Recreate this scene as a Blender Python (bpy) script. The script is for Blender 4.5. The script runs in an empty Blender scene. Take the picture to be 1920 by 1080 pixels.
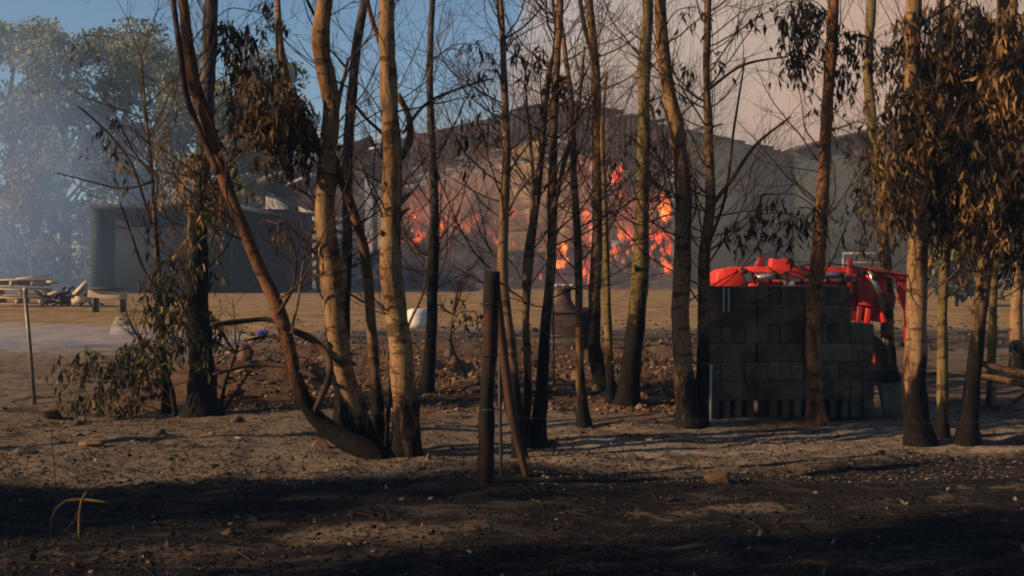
import bpy, math, random
import numpy as np
from mathutils import Vector
R = math.radians
scene = bpy.context.scene
COL = scene.collection
rng = np.random.default_rng(7)
random.seed(7)

# ------------------------------------------------------------------ camera, sky, sun
F, H, HY = 2637.0, 1.67, 490.0          # focal length in photo pixels, eye height, horizon row
cam_d = bpy.data.cameras.new("camera"); cam = bpy.data.objects.new("camera", cam_d); COL.objects.link(cam)
cam.location = (0, 0, H); cam.rotation_euler = (R(90), 0, 0)
cam_d.sensor_width = 36; cam_d.lens = 36 * F / 1920; cam_d.shift_y = -(540 - HY) / 1920
cam_d.clip_start = 0.1; cam_d.clip_end = 5000
scene.camera = cam

PHI, EL = 20.0, 23.0                    # shadows run to +x and a little away
scene.world = bpy.data.worlds.new("World"); scene.world.use_nodes = True
wn = scene.world.node_tree.nodes; wl = scene.world.node_tree.links
sky = wn.new("ShaderNodeTexSky"); sky.sky_type = 'NISHITA'; sky.sun_disc = False
sky.sun_elevation = R(EL); sky.sun_rotation = R(250)
sky.air_density = 1.0; sky.dust_density = 0.2; sky.ozone_density = 4.0
bg = wn["Background"]; bg.inputs[1].default_value = 0.064
wl.new(sky.outputs[0], bg.inputs[0])
sd = bpy.data.lights.new("sun", 'SUN'); sun = bpy.data.objects.new("sun", sd); COL.objects.link(sun)
sd.energy = 5.0; sd.angle = R(0.5); sd.color = (1.0, 0.70, 0.43)
sdir = Vector((math.cos(R(PHI)) * math.cos(R(EL)), math.sin(R(PHI)) * math.cos(R(EL)), -math.sin(R(EL))))
sun.rotation_euler = sdir.to_track_quat('-Z', 'Y').to_euler(); sun.location = (-20, -8, 20)
scene.view_settings.view_transform = 'Standard'; scene.view_settings.look = 'None'
scene.view_settings.exposure = 0.5; scene.view_settings.gamma = 1
scene.render.engine = 'CYCLES'
cy = scene.cycles
cy.max_bounces = 6; cy.diffuse_bounces = 2; cy.glossy_bounces = 2; cy.transmission_bounces = 2
cy.transparent_max_bounces = 12; cy.volume_bounces = 1; cy.use_denoising = True
cy.volume_step_rate = 2.0; cy.volume_max_steps = 128
cy.filter_width = 1.9

# ------------------------------------------------------------------ helpers
def vnoise(x, y, seed=0):
    x = np.asarray(x, float); y = np.asarray(y, float)
    xi = np.floor(x).astype(np.int64); yi = np.floor(y).astype(np.int64)
    xf = x - xi; yf = y - yi
    u = xf * xf * (3 - 2 * xf); v = yf * yf * (3 - 2 * yf)
    def h(a, b):
        n = (a * 374761393 + b * 668265263 + seed * 1442695041) & 0x7fffffff
        n = ((n ^ (n >> 13)) * 1274126177) & 0x7fffffff
        return ((n ^ (n >> 16)) & 0xffff) / 65535.0
    return (h(xi, yi) * (1 - u) + h(xi + 1, yi) * u) * (1 - v) + (h(xi, yi + 1) * (1 - u) + h(xi + 1, yi + 1) * u) * v
def fbm(x, y, o=4, seed=0):
    s = 0; a = 0.5
    for k in range(o):
        s = s + a * (vnoise(x * 2 ** k, y * 2 ** k, seed + k) - 0.5); a *= 0.55
    return s
def sm(a, b, x):
    t = np.clip((np.asarray(x, float) - a) / (b - a), 0, 1); return t * t * (3 - 2 * t)
def g(x, y):
    x = np.asarray(x, float); y = np.asarray(y, float)
    near = 1 - sm(26, 45, y)
    z = fbm(x / 2.2, y / 2.2, 3, 3) * 0.16 * near
    z = z + fbm(x / 0.45, y / 0.45, 4, 9) * 0.10 * (1 - sm(19, 30, y))
    rub = sm(15.8, 18.0, y) * (1 - sm(25, 30, y)) * (1 - sm(2.6, 4.5, x)) * sm(-6.5, -3.5, x)
    z = z + rub * (0.09 + 0.62 * np.maximum(0, fbm(x / 0.9, y / 1.3, 4, 21) + 0.02))
    bump = np.exp(-(((x + 3.1) / 1.1) ** 2 + ((y - 17.6) / 1.0) ** 2)) * 0.22
    return z + bump
def X(px, d): return (px - 960) * d / F
def Z(py, d): return H + (HY - py) * d / F
def on_ground(px, py):
    d = F * H / max(py - HY, 4)
    for _ in range(12):
        d = F * (H - float(g(X(px, d), d))) / max(py - HY, 4)
    return X(px, d), d, float(g(X(px, d), d))

class MB:
    def __init__(s): s.v = []; s.f = []; s.n = 0; s.at = []
    def add(s, v, f, a=0.0):
        v = np.asarray(v, float).reshape(-1, 3); s.v.append(v)
        f = np.asarray(f, np.int64)
        s.f.append(f + s.n); s.n += len(v)
        s.at.append(np.full(len(v), a) if np.isscalar(a) else np.asarray(a, float))
    def box(s, c, size, rz=0.0, a=0.0, rot=None):
        hx, hy, hz = [k / 2 for k in size]
        v = np.array([[i * hx, j * hy, k * hz] for i in (-1, 1) for j in (-1, 1) for k in (-1, 1)])
        if rot is not None: v = v @ np.array(rot).T
        if rz:
            co, si = math.cos(rz), math.sin(rz); v = np.stack([v[:, 0] * co - v[:, 1] * si, v[:, 0] * si + v[:, 1] * co, v[:, 2]], 1)
        s.add(v + np.array(c), [[0, 1, 3, 2], [4, 6, 7, 5], [0, 4, 5, 1], [2, 3, 7, 6], [0, 2, 6, 4], [1, 5, 7, 3]], a)
    def beam(s, p, q, w, h, a=0.0):
        p = np.array(p, float); q = np.array(q, float); t = q - p; L = np.linalg.norm(t); t /= L
        up = np.array([0, 0, 1.0]) if abs(t[2]) < 0.95 else np.array([0, 1.0, 0])
        sx = np.cross(t, up); sx /= np.linalg.norm(sx); uz = np.cross(sx, t)
        s.box((p + q) / 2, (L, w, h), a=a, rot=np.stack([t, sx, uz], 1))
    def tube(s, P, r, n=6, a=0.0, caps=True, wob=0.0):
        P = np.asarray(P, float); m = len(P)
        r = np.broadcast_to(np.asarray(r, float), (m,))
        T = np.gradient(P, axis=0); T /= np.linalg.norm(T, axis=1)[:, None] + 1e-9
        ref = np.array([0.13, 1.0, 0.07]) if abs(T[:, 1]).mean() < 0.8 else np.array([1.0, 0, 0.1])
        A = np.cross(T, ref); A /= np.linalg.norm(A, axis=1)[:, None] + 1e-9
        B = np.cross(T, A)
        th = np.linspace(0, 2 * math.pi, n, endpoint=False)
        rr = r[:, None] * np.ones((1, n))
        if wob:
            rr = rr * (1 + wob * (2 * vnoise(np.cos(th)[None, :] * 1.3 + 7 + np.zeros((m, 1)), np.arange(m)[:, None] * .45 + np.sin(th)[None, :] * 1.3, s.n % 97) - 1))
        v = P[:, None, :] + rr[..., None] * (np.cos(th)[None, :, None] * A[:, None, :] + np.sin(th)[None, :, None] * B[:, None, :])
        i = np.arange(m - 1)[:, None]; j = np.arange(n)[None, :]; k = (j + 1) % n
        f = np.stack([i * n + j, i * n + k, (i + 1) * n + k, (i + 1) * n + j], -1).reshape(-1, 4)
        aa = a if np.isscalar(a) else np.repeat(np.asarray(a), n)
        s.add(v.reshape(-1, 3), f, aa)
        if caps and n > 3:
            base = s.n - m * n
            s.f.append(np.array([list(range(base, base + n))[::-1]])); s.f.append(np.array([list(range(s.n - n, s.n))]))
    def lathe(s, c, prof, n=20, a=0.0, axis='z'):
        th = np.linspace(0, 2 * math.pi, n, endpoint=False); V = []
        for r_, z_ in prof:
            for t in th:
                p = (r_ * math.cos(t), r_ * math.sin(t), z_)
                if axis == 'x': p = (z_, p[0], p[1])
                if axis == 'y': p = (p[0], z_, p[1])
                V.append(p)
        m = len(prof); i = np.arange(m - 1)[:, None]; j = np.arange(n)[None, :]; k = (j + 1) % n
        f = np.stack([i * n + j, i * n + k, (i + 1) * n + k, (i + 1) * n + j], -1).reshape(-1, 4)
        s.add(np.array(V) + np.array(c), f, a)
    def leaves(s, P, size=0.11, tone=0.3, spread=0.22, droop=1.0, width=0.16):
        P = np.asarray(P, float); N = len(P)
        if N == 0: return
        d = rng.normal(0, 0.55, (N, 3)); d[:, 2] -= droop; d /= np.linalg.norm(d, axis=1)[:, None]
        sd_ = np.cross(d, rng.normal(0, 1, (N, 3))); sd_ /= np.linalg.norm(sd_, axis=1)[:, None] + 1e-9
        nn = np.cross(d, sd_)
        L = (size * rng.uniform(0.6, 1.3, N))[:, None]; W = L * width * rng.uniform(0.7, 1.4, (N, 1))
        bend = L * rng.uniform(-0.18, 0.18, (N, 1))
        v = np.stack([P, P + d * L * .4 + sd_ * W + nn * bend, P + d * L, P + d * L * .4 - sd_ * W + nn * bend], 1)
        f = np.arange(N)[:, None] * 4 + np.array([[0, 1, 2, 3]])
        t = np.clip(np.asarray(tone) + rng.normal(0, spread, N), 0, 1)
        s.add(v.reshape(-1, 3), f, np.repeat(t, 4))
    def build(s, name, mat, parent=None, origin=(0, 0, 0), smooth=False, bevel=0.0):
        me = bpy.data.meshes.new(name)
        V = np.concatenate(s.v) - np.array(origin)
        loops = []; starts = []; tot = []; c = 0
        for fa in s.f:
            k = fa.shape[1]; n = fa.shape[0]
            loops.append(fa.reshape(-1)); starts.append(c + np.arange(n) * k); tot.append(np.full(n, k)); c += n * k
        loops = np.concatenate(loops).astype(np.int32); starts = np.concatenate(starts).astype(np.int32); tot = np.concatenate(tot).astype(np.int32)
        me.vertices.add(len(V)); me.vertices.foreach_set("co", V.astype(np.float32).reshape(-1))
        me.loops.add(len(loops)); me.loops.foreach_set("vertex_index", loops)
        me.polygons.add(len(starts)); me.polygons.foreach_set("loop_start", starts); me.polygons.foreach_set("loop_total", tot)
        me.update(calc_edges=True)
        at = me.attributes.new("tone", 'FLOAT', 'POINT'); at.data.foreach_set("value", np.concatenate(s.at).astype(np.float32))
        if smooth: me.polygons.foreach_set("use_smooth", np.ones(len(starts), bool))
        if mat: me.materials.append(mat)
        me.validate()
        o = bpy.data.objects.new(name, me); COL.objects.link(o)
        if parent is not None: o.parent = parent
        else: o.location = origin
        if bevel:
            b = o.modifiers.new("bevel", 'BEVEL'); b.width = bevel; b.segments = 2; b.limit_method = 'ANGLE'
        return o

def tag(o, label=None, cat=None, group=None, kind=None):
    if label: o["label"] = label
    if cat: o["category"] = cat
    if group: o["group"] = group
    if kind: o["kind"] = kind
    return o
def thing(name, loc, label, cat, group=None):
    o = bpy.data.objects.new(name, None); COL.objects.link(o); o.location = loc; o.empty_display_size = 0.2
    return tag(o, label, cat, group)
def copy_thing(src, loc, label=None, rz=None):
    c = src.copy(); COL.objects.link(c); c.location = loc
    if rz is not None: c.rotation_euler = (0, 0, rz)
    if label: c["label"] = label
    for ch in list(src.children):
        k = ch.copy(); COL.objects.link(k); k.parent = c
    return c

# ------------------------------------------------------------------ materials
def new_mat(name):
    m = bpy.data.materials.new(name); m.use_nodes = True
    return m, m.node_tree.nodes, m.node_tree.links, m.node_tree.nodes["Principled BSDF"]
def ramp(n, stops, interp='LINEAR'):
    r = n.new("ShaderNodeValToRGB"); r.color_ramp.interpolation = interp
    e = r.color_ramp.elements
    while len(e) < len(stops): e.new(0.5)
    for k, (p, c) in enumerate(stops):
        e[k].position = p; e[k].color = (*c, 1) if len(c) == 3 else c
    return r
def noise(n, l, scale, detail=6, vec=None, rough=0.6, dist=0.0):
    t = n.new("ShaderNodeTexNoise"); t.inputs["Scale"].default_value = scale; t.inputs["Detail"].default_value = detail
    t.inputs["Roughness"].default_value = rough; t.inputs["Distortion"].default_value = dist
    if vec is not None: l.new(vec, t.inputs["Vector"])
    return t
def pos(n, l, scale=(1, 1, 1)):
    ge = n.new("ShaderNodeNewGeometry"); mp = n.new("ShaderNodeMapping"); mp.inputs["Scale"].default_value = scale
    l.new(ge.outputs["Position"], mp.inputs["Vector"]); return mp.outputs[0]
def math_(n, l, op, a, b=None, clamp=False):
    m = n.new("ShaderNodeMath"); m.operation = op; m.use_clamp = clamp
    for k, q in enumerate((a, b)):
        if q is None: continue
        if isinstance(q, (int, float)): m.inputs[k].default_value = q
        else: l.new(q, m.inputs[k])
    return m.outputs[0]
def mix(n, l, fac, a, b):
    m = n.new("ShaderNodeMix"); m.data_type = 'RGBA'
    for sock, q in ((m.inputs[0], fac), (m.inputs[6], a), (m.inputs[7], b)):
        if isinstance(q, (int, float)): sock.default_value = q
        elif isinstance(q, tuple): sock.default_value = (*q, 1)
        else: l.new(q, sock)
    return m.outputs[2]
def attr(n, name="tone"):
    a = n.new("ShaderNodeAttribute"); a.attribute_name = name; return a.outputs["Fac"]
def bump(n, l, h, strength, dist, b):
    u = n.new("ShaderNodeBump"); u.inputs["Strength"].default_value = strength; u.inputs["Distance"].default_value = dist
    l.new(h, u.inputs["Height"]); l.new(u.outputs[0], b.inputs["Normal"])

def bark(name, c1, c2, c3):
    m, n, l, b = new_mat(name)
    v = pos(n, l, (1, 1, 0.35)); n1 = noise(n, l, 3.6, 8, v, 0.72, 0.8)
    r = ramp(n, [(0.36, c3), (0.45, c1), (0.56, c2), (0.66, c1), (0.74, c3)]); l.new(n1.outputs[0], r.inputs[0])
    # peeling strips and knots
    v2 = pos(n, l, (1, 1, 0.16)); n2 = noise(n, l, 26, 4, v2, 0.7)
    r2 = ramp(n, [(0.50, (0, 0, 0)), (0.66, (1, 1, 1))]); l.new(n2.outputs[0], r2.inputs[0])
    c = mix(n, l, math_(n, l, 'MULTIPLY', r2.outputs[0], 0.75), r.outputs[0], c3)
    v4 = pos(n, l, (1, 1, 3.0)); n4 = noise(n, l, 4.5, 5, v4, 0.6)
    r4 = ramp(n, [(0.555, (0, 0, 0)), (0.60, (1, 1, 1))]); l.new(n4.outputs[0], r4.inputs[0])
    c = mix(n, l, math_(n, l, 'MULTIPLY', r4.outputs[0], 0.7), c, tuple(k * 0.35 for k in c3))
    # scorch: attribute tone = how charred
    n3 = noise(n, l, 7, 8, pos(n, l, (1, 1, .22)), 0.75)
    ch = math_(n, l, 'ADD', attr(n), math_(n, l, 'MULTIPLY', math_(n, l, 'SUBTRACT', n3.outputs[0], 0.5), 2.3))
    r3 = ramp(n, [(0.46, (0, 0, 0)), (0.72, (1, 1, 1))]); l.new(ch, r3.inputs[0])
    n5 = noise(n, l, 30, 4, pos(n, l, (1, 1, .5)), 0.7); r5 = ramp(n, [(0.4, (0.004, 0.0035, 0.003)), (0.7, (0.016, 0.012, 0.010))]); l.new(n5.outputs[0], r5.inputs[0])
    c = mix(n, l, r3.outputs[0], c, r5.outputs[0])
    l.new(c, b.inputs["Base Color"]); b.inputs["Roughness"].default_value = 0.9; b.inputs["Specular IOR Level"].default_value = 0.12
    bump(n, l, math_(n, l, 'ADD', n2.outputs[0], n1.outputs[0]), 0.7, 0.012, b)
    return m
BARK = {
    'tan': bark("tan_bark", (0.185, 0.098, 0.040), (0.25, 0.150, 0.070), (0.05, 0.026, 0.012)),
    'orange': bark("orange_bark", (0.19, 0.078, 0.030), (0.25, 0.12, 0.052), (0.06, 0.025, 0.012)),
    'red': bark("red_brown_bark", (0.095, 0.04, 0.018), (0.15, 0.068, 0.03), (0.026, 0.012, 0.007)),
    'grey': bark("grey_bark", (0.075, 0.064, 0.056), (0.11, 0.092, 0.078), (0.03, 0.024, 0.02)),
    'brown': bark("brown_bark", (0.12, 0.068, 0.032), (0.18, 0.105, 0.05), (0.036, 0.021, 0.012)),
    'green': bark("mossy_bark", (0.125, 0.09, 0.024), (0.165, 0.115, 0.05), (0.045, 0.03, 0.012)),
}
def twig_mat():
    m, n, l, b = new_mat("burnt_twig")
    t = noise(n, l, 3, 3, pos(n, l))
    r = ramp(n, [(0.4, (0.022, 0.016, 0.013)), (0.6, (0.075, 0.042, 0.026))]); l.new(t.outputs[0], r.inputs[0])
    l.new(r.outputs[0], b.inputs["Base Color"]); b.inputs["Roughness"].default_value = 0.9; b.inputs["Specular IOR Level"].default_value = 0.1; return m
TWIG = twig_mat()
def leaf_mat(name, stops):
    m, n, l, b = new_mat(name)
    r = ramp(n, stops); l.new(attr(n), r.inputs[0])
    l.new(r.outputs[0], b.inputs["Base Color"]); b.inputs["Roughness"].default_value = 0.7; b.inputs["Specular IOR Level"].default_value = 0.25
    tr = n.new("ShaderNodeBsdfTranslucent"); l.new(r.outputs[0], tr.inputs[0])
    ms = n.new("ShaderNodeMixShader"); ms.inputs[0].default_value = 0.25
    l.new(b.outputs[0], ms.inputs[1]); l.new(tr.outputs[0], ms.inputs[2]); l.new(ms.outputs[0], n["Material Output"].inputs[0])
    return m
LEAF = leaf_mat("scorched_leaf", [(0.0, (0.008, 0.007, 0.006)), (0.3, (0.028, 0.034, 0.010)), (0.5, (0.075, 0.072, 0.018)),
                                  (0.70, (0.20, 0.115, 0.032)), (0.88, (0.38, 0.22, 0.065)), (1.0, (0.50, 0.28, 0.10))])
LEAFB = leaf_mat("burnt_brown_leaf", [(0.0, (0.010, 0.007, 0.005)), (0.3, (0.032, 0.020, 0.010)), (0.5, (0.085, 0.050, 0.018)),
                                  (0.70, (0.17, 0.088, 0.026)), (0.88, (0.30, 0.16, 0.045)), (1.0, (0.42, 0.22, 0.07))])
FARLEAF = leaf_mat("far_leaf", [(0.0, (0.05, 0.06, 0.03)), (0.5, (0.14, 0.15, 0.06)), (0.85, (0.28, 0.26, 0.11)), (1.0, (0.30, 0.17, 0.08))])

def simple(name, c1, c2=None, scale=6, rough=0.8, bumps=0.3, bd=0.01, metal=0.0, stretch=(1, 1, 1), dark=None):
    m, n, l, b = new_mat(name)
    c2 = c2 or tuple(k * 0.6 for k in c1)
    t = noise(n, l, scale, 8, pos(n, l, stretch), 0.65)
    r = ramp(n, [(0.35, c2), (0.62, c1)]); l.new(t.outputs[0], r.inputs[0]); c = r.outputs[0]
    if dark:
        t2 = noise(n, l, scale * 0.3, 5, pos(n, l)); r2 = ramp(n, [(0.48, (0, 0, 0)), (0.6, (1, 1, 1))]); l.new(t2.outputs[0], r2.inputs[0])
        c = mix(n, l, r2.outputs[0], c, dark)
    l.new(c, b.inputs["Base Color"]); b.inputs["Specular IOR Level"].default_value = .5 if rough < .7 else .1; b.inputs["Roughness"].default_value = rough; b.inputs["Metallic"].default_value = metal
    if bumps: bump(n, l, t.outputs[0], bumps, bd, b)
    return m

def ground_mat():
    m, n, l, b = new_mat("burnt_ground")
    P = pos(n, l)
    big = noise(n, l, 0.9, 6, P, 0.6, 0.5); mid = noise(n, l, 6, 8, P, 0.7); fine = noise(n, l, 34, 6, P, 0.75)
    # ash and scorched soil
    r = ramp(n, [(0.36, (0.022, 0.016, 0.012)), (0.45, (0.10, 0.071, 0.046)), (0.54, (0.27, 0.205, 0.14)), (0.68, (0.54, 0.45, 0.34))])
    s = math_(n, l, 'ADD', math_(n, l, 'MULTIPLY', big.outputs[0], 0.35), math_(n, l, 'ADD', math_(n, l, 'MULTIPLY', mid.outputs[0], 0.38), math_(n, l, 'MULTIPLY', fine.outputs[0], 0.27))); l.new(s, r.inputs[0])
    c = r.outputs[0]
    # red-brown soil
    er = ramp(n, [(0.40, (0.035, 0.02, 0.012)), (0.54, (0.15, 0.078, 0.036)), (0.66, (0.30, 0.17, 0.085))]); l.new(s, er.inputs[0])
    c = mix(n, l, attr(n, "earth"), c, er.outputs[0])
    # dry straw yard
    sr = ramp(n, [(0.38, (0.17, 0.105, 0.045)), (0.60, (0.33, 0.215, 0.095))])
    sn = noise(n, l, 1.6, 8, pos(n, l, (1, 0.35, 1)), 0.7); l.new(sn.outputs[0], sr.inputs[0])
    sf = math_(n, l, 'ADD', attr(n, "straw"), math_(n, l, 'MULTIPLY', math_(n, l, 'SUBTRACT', big.outputs[0], 0.5), 0.8))
    srm = ramp(n, [(0.42, (0, 0, 0)), (0.58, (1, 1, 1))]); l.new(sf, srm.inputs[0])
    c = mix(n, l, srm.outputs[0], c, sr.outputs[0])
    # charcoal black litter, thinned where the sunlit strip is painted in
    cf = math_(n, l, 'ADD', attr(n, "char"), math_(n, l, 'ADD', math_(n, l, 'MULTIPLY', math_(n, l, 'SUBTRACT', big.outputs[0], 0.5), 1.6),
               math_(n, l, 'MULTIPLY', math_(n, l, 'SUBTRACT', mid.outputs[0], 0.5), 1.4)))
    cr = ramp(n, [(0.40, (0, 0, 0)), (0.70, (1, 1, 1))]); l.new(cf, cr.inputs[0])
    cc = ramp(n, [(0.40, (0.006, 0.006, 0.0065)), (0.58, (0.020, 0.018, 0.017)), (0.70, (0.075, 0.068, 0.062))]); l.new(fine.outputs[0], cc.inputs[0])
    an = noise(n, l, 2.1, 9, pos(n, l, (.6, 1.6, 1)), 0.72, 1.2); ar = ramp(n, [(0.50, (0, 0, 0)), (0.66, (1, 1, 1))]); l.new(an.outputs[0], ar.inputs[0])
    cch = mix(n, l, math_(n, l, 'MULTIPLY', ar.outputs[0], .85), cc.outputs[0], (0.068, 0.058, 0.048))
    c = mix(n, l, cr.outputs[0], c, cch)
    l.new(c, b.inputs["Base Color"]); b.inputs["Roughness"].default_value = 0.95; b.inputs["Specular IOR Level"].default_value = 0.05
    bump(n, l, math_(n, l, 'ADD', mid.outputs[0], math_(n, l, 'MULTIPLY', fine.outputs[0], 0.5)), 0.9, 0.05, b)
    return m

def vol(name, color, dens, aniso=0.2, emis=None, tex=None):
    m = bpy.data.materials.new(name); m.use_nodes = True; n = m.node_tree.nodes; l = m.node_tree.links
    n.remove(n["Principled BSDF"]); out = n["Material Output"]
    if emis:
        e = n.new("ShaderNodeEmission"); e.inputs[0].default_value = (*color, 1); e.inputs[1].default_value = emis
        if tex:
            t = noise(n, l, tex, 4, pos(n, l, (1, 1, 0.6)), 0.6, 0.8); r = ramp(n, [(0.42, (0.0, 0.0, 0.0)), (0.62, (1, 1, 1))]); l.new(t.outputs[0], r.inputs[0])
            l.new(math_(n, l, 'MULTIPLY', r.outputs[0], emis), e.inputs[1])
            rc = ramp(n, [(0.57, color), (0.74, (1.0, 0.30, 0.05))]); l.new(t.outputs[0], rc.inputs[0]); l.new(rc.outputs[0], e.inputs[0])
        l.new(e.outputs[0], out.inputs["Volume"]); return m
    p = n.new("ShaderNodeVolumePrincipled"); p.inputs["Color"].default_value = (*color, 1)
    p.inputs["Density"].default_value = dens; p.inputs["Anisotropy"].default_value = aniso
    if tex:
        sc, lo, hi = tex
        t = noise(n, l, sc, 5, pos(n, l, (1, 1, 1.3)), 0.6, 0.7); r = ramp(n, [(lo, (0, 0, 0)), (hi, (1, 1, 1))]); l.new(t.outputs[0], r.inputs[0])
        tc = n.new("ShaderNodeTexCoord")   # fade towards the faces of the puff
        gr = n.new("ShaderNodeTexGradient"); gr.gradient_type = 'SPHERICAL'
        mp = n.new("ShaderNodeMapping"); mp.inputs["Location"].default_value = (-1, -1, -1); mp.inputs["Scale"].default_value = (2, 2, 2)
        l.new(tc.outputs["Generated"], mp.inputs[0]); l.new(mp.outputs[0], gr.inputs[0])
        q = math_(n, l, 'MULTIPLY', math_(n, l, 'MULTIPLY', r.outputs[0], gr.outputs["Fac"]), dens * 2.2)
        l.new(q, p.inputs["Density"])
    l.new(p.outputs[0], out.inputs["Volume"]); return m

# ------------------------------------------------------------------ ground
def build_ground():
    xs = np.concatenate([-np.geomspace(900, 9, 34), np.arange(-8.6, 8.6, 0.065), np.geomspace(9, 900, 34)])
    ys = np.concatenate([[-300, -80, -30, -12, -4, 0, 3, 5], np.arange(6, 21, 0.07), np.geomspace(21.1, 1500, 190)])
    A, B = np.meshgrid(xs, ys, indexing='ij'); zz = g(A, B)
    V = np.stack([A, B, zz], -1).reshape(-1, 3); nx, ny = len(xs), len(ys)
    i = np.arange(nx - 1)[:, None]; j = np.arange(ny - 1)[None, :]
    f = np.stack([i * ny + j, (i + 1) * ny + j, (i + 1) * ny + j + 1, i * ny + j + 1], -1).reshape(-1, 4)
    mb = MB(); mb.add(V, f, 0.0)
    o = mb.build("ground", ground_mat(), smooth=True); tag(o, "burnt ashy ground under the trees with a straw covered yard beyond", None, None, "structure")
    x, y = V[:, 0], V[:, 1]
    w = x * 0.0 + y
    char = 1.0 * (1 - sm(10.2, 12.0, y + 0.25 * (x < 0) * 0 - 0.18 * x + 1.2 * fbm(x / 1.5, y / 1.5, 3, 50)))
    char = np.maximum(char * 0.95, 0.0) + 0.02; vv = -x * math.sin(R(PHI)) + y * math.cos(R(PHI)); char = char - .55 * np.exp(-((vv - 8.35 - .8 * fbm(x / 1.3, y / 1.3, 3, 77)) / .38) ** 2) * (.6 + 1.2 * fbm(x / .8, y / .8, 3, 78))  # burnt cover thinned along the sun bearing, painting in a sunlit strip
    char = np.maximum(char, 0.62 * sm(26, 28, y) * (1 - sm(33, 37, y)) * sm(-7, -3, x))
    char = np.maximum(char, 0.75 * sm(84, 88, y)); char = np.maximum(char, .42 * sm(15, 17, y) * (1 - sm(24, 27, y))); char = np.maximum(char, .42 * (1 - sm(-.5, 1.5, x)) * (1 - sm(18, 21, y))); char = np.maximum(char, .45 * sm(4, 5.5, x) * (1 - sm(24, 30, y)))
    straw = sm(33, 38, y + 2.5 * fbm(x / 4, y / 4, 3, 60)) * (1 - sm(82, 86, y))
    straw = np.maximum(straw, sm(28, 31, y) * (1 - sm(-5.5, -3.5, x)) * (1 - sm(82, 86, y)))
    earth = sm(-6.2, -4.0, x + 1.0 * fbm(x, y, 2, 71)) * sm(14.5, 16.5, y + 1.5 * fbm(x, y, 3, 70)) * (1 - sm(27, 31, y)) * (1 - 0.6 * sm(2, 4, x)) * 0.85
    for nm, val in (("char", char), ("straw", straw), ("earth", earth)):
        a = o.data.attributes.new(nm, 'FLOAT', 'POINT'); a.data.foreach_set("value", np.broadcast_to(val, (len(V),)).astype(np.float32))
build_ground()

# ------------------------------------------------------------------ far hills, air
def build_air():
    mb = MB(); mb.box((0, 50, 13), (260, 170, 30)); o = mb.build("haze", vol("haze_air", (0.42, 0.66, 1.0), 0.0010, 0.1))
    tag(o, "thin blue smoky haze hanging over the whole yard", None, None, "stuff")
build_air()
def blob(mb, c, s, seed, sub=3, amp=0.25, freq=1.4):
    n1, n2 = 14 * sub, 9 * sub
    th = np.linspace(0, 2 * math.pi, n1, endpoint=False); ph = np.linspace(0.02, math.pi - 0.02, n2)
    T, Pp = np.meshgrid(th, ph, indexing='ij'); x = np.sin(Pp) * np.cos(T); y = np.sin(Pp) * np.sin(T); z = np.cos(Pp)
    r = 1 + amp * 2 * (fbm(x * freq + 3 * z + seed, y * freq + 1.7 * z + seed * 2, 4, seed))
    V = np.stack([x * r * s[0] + c[0], y * r * s[1] + c[1], z * r * s[2] + c[2]], -1).reshape(-1, 3)
    i = np.arange(n1)[:, None]; j = np.arange(n2 - 1)[None, :]; k = (i + 1) % n1
    f = np.stack([i * n2 + j, i * n2 + j + 1, k * n2 + j + 1, k * n2 + j], -1).reshape(-1, 4)
    mb.add(V, f, 0.0)
    b = mb.n - n1 * n2
    mb.f.append(np.array([[b + q * n2 for q in range(n1)]])); mb.f.append(np.array([[b + q * n2 + n2 - 1 for q in range(n1)][::-1]]))
def smoke(name, label, parts, mat):
    mb = MB()
    for k, (c, s) in enumerate(parts): blob(mb, c, s, 11 + 7 * k + len(name))
    return tag(mb.build(name, mat), label, None, None, "stuff")

# plume rising behind the barns
smoke("smoke_plume", "huge beige smoke plume filling the sky behind the barns", [((85, 215, 42), (86, 60, 62))],
      vol("plume", (0.90, 0.83, 0.78), 0.026, -0.25))
smoke("smoke_plume", "bank of grey smoke drifting above the second barn roof", [((78, 175, 24), (50, 30, 22))],
      vol("plume_low", (0.95, 0.78, 0.74), 0.02, -0.2))
smoke("smoke_bank", "blue grey smoke drifting among the far eucalyptus trees", [((-31, 78, 3), (16.5, 15, 15))],
      vol("smoke_bank", (0.38, 0.58, 0.90), 0.045, 0.0, tex=(0.09, 0.36, 0.62)))
smoke("ground_smoke", "low veil of smoke creeping over the ash behind the metal post", [((-10.5, 27, 0.1), (5.5, 2.2, 0.42))],
      vol("ground_smoke", (0.48, 0.66, 0.98), 0.08, 0.1))

smoke("smoke_bank", "low grey smoke lying behind the barn and the outbuilding", [((0, 142, 1), (46, 9, 9))], vol("low_smoke", (0.62, 0.58, 0.58), 0.10, 0.0))
smoke("roof_smoke", "ragged grey smoke rising off the burning barn's ridge", [((X(1120, 96), 98, 12.5), (12, 5, 5.5))], vol("roof_smoke", (0.58, 0.52, 0.50), 0.16, 0.0, tex=(0.2, 0.38, 0.66)))
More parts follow.
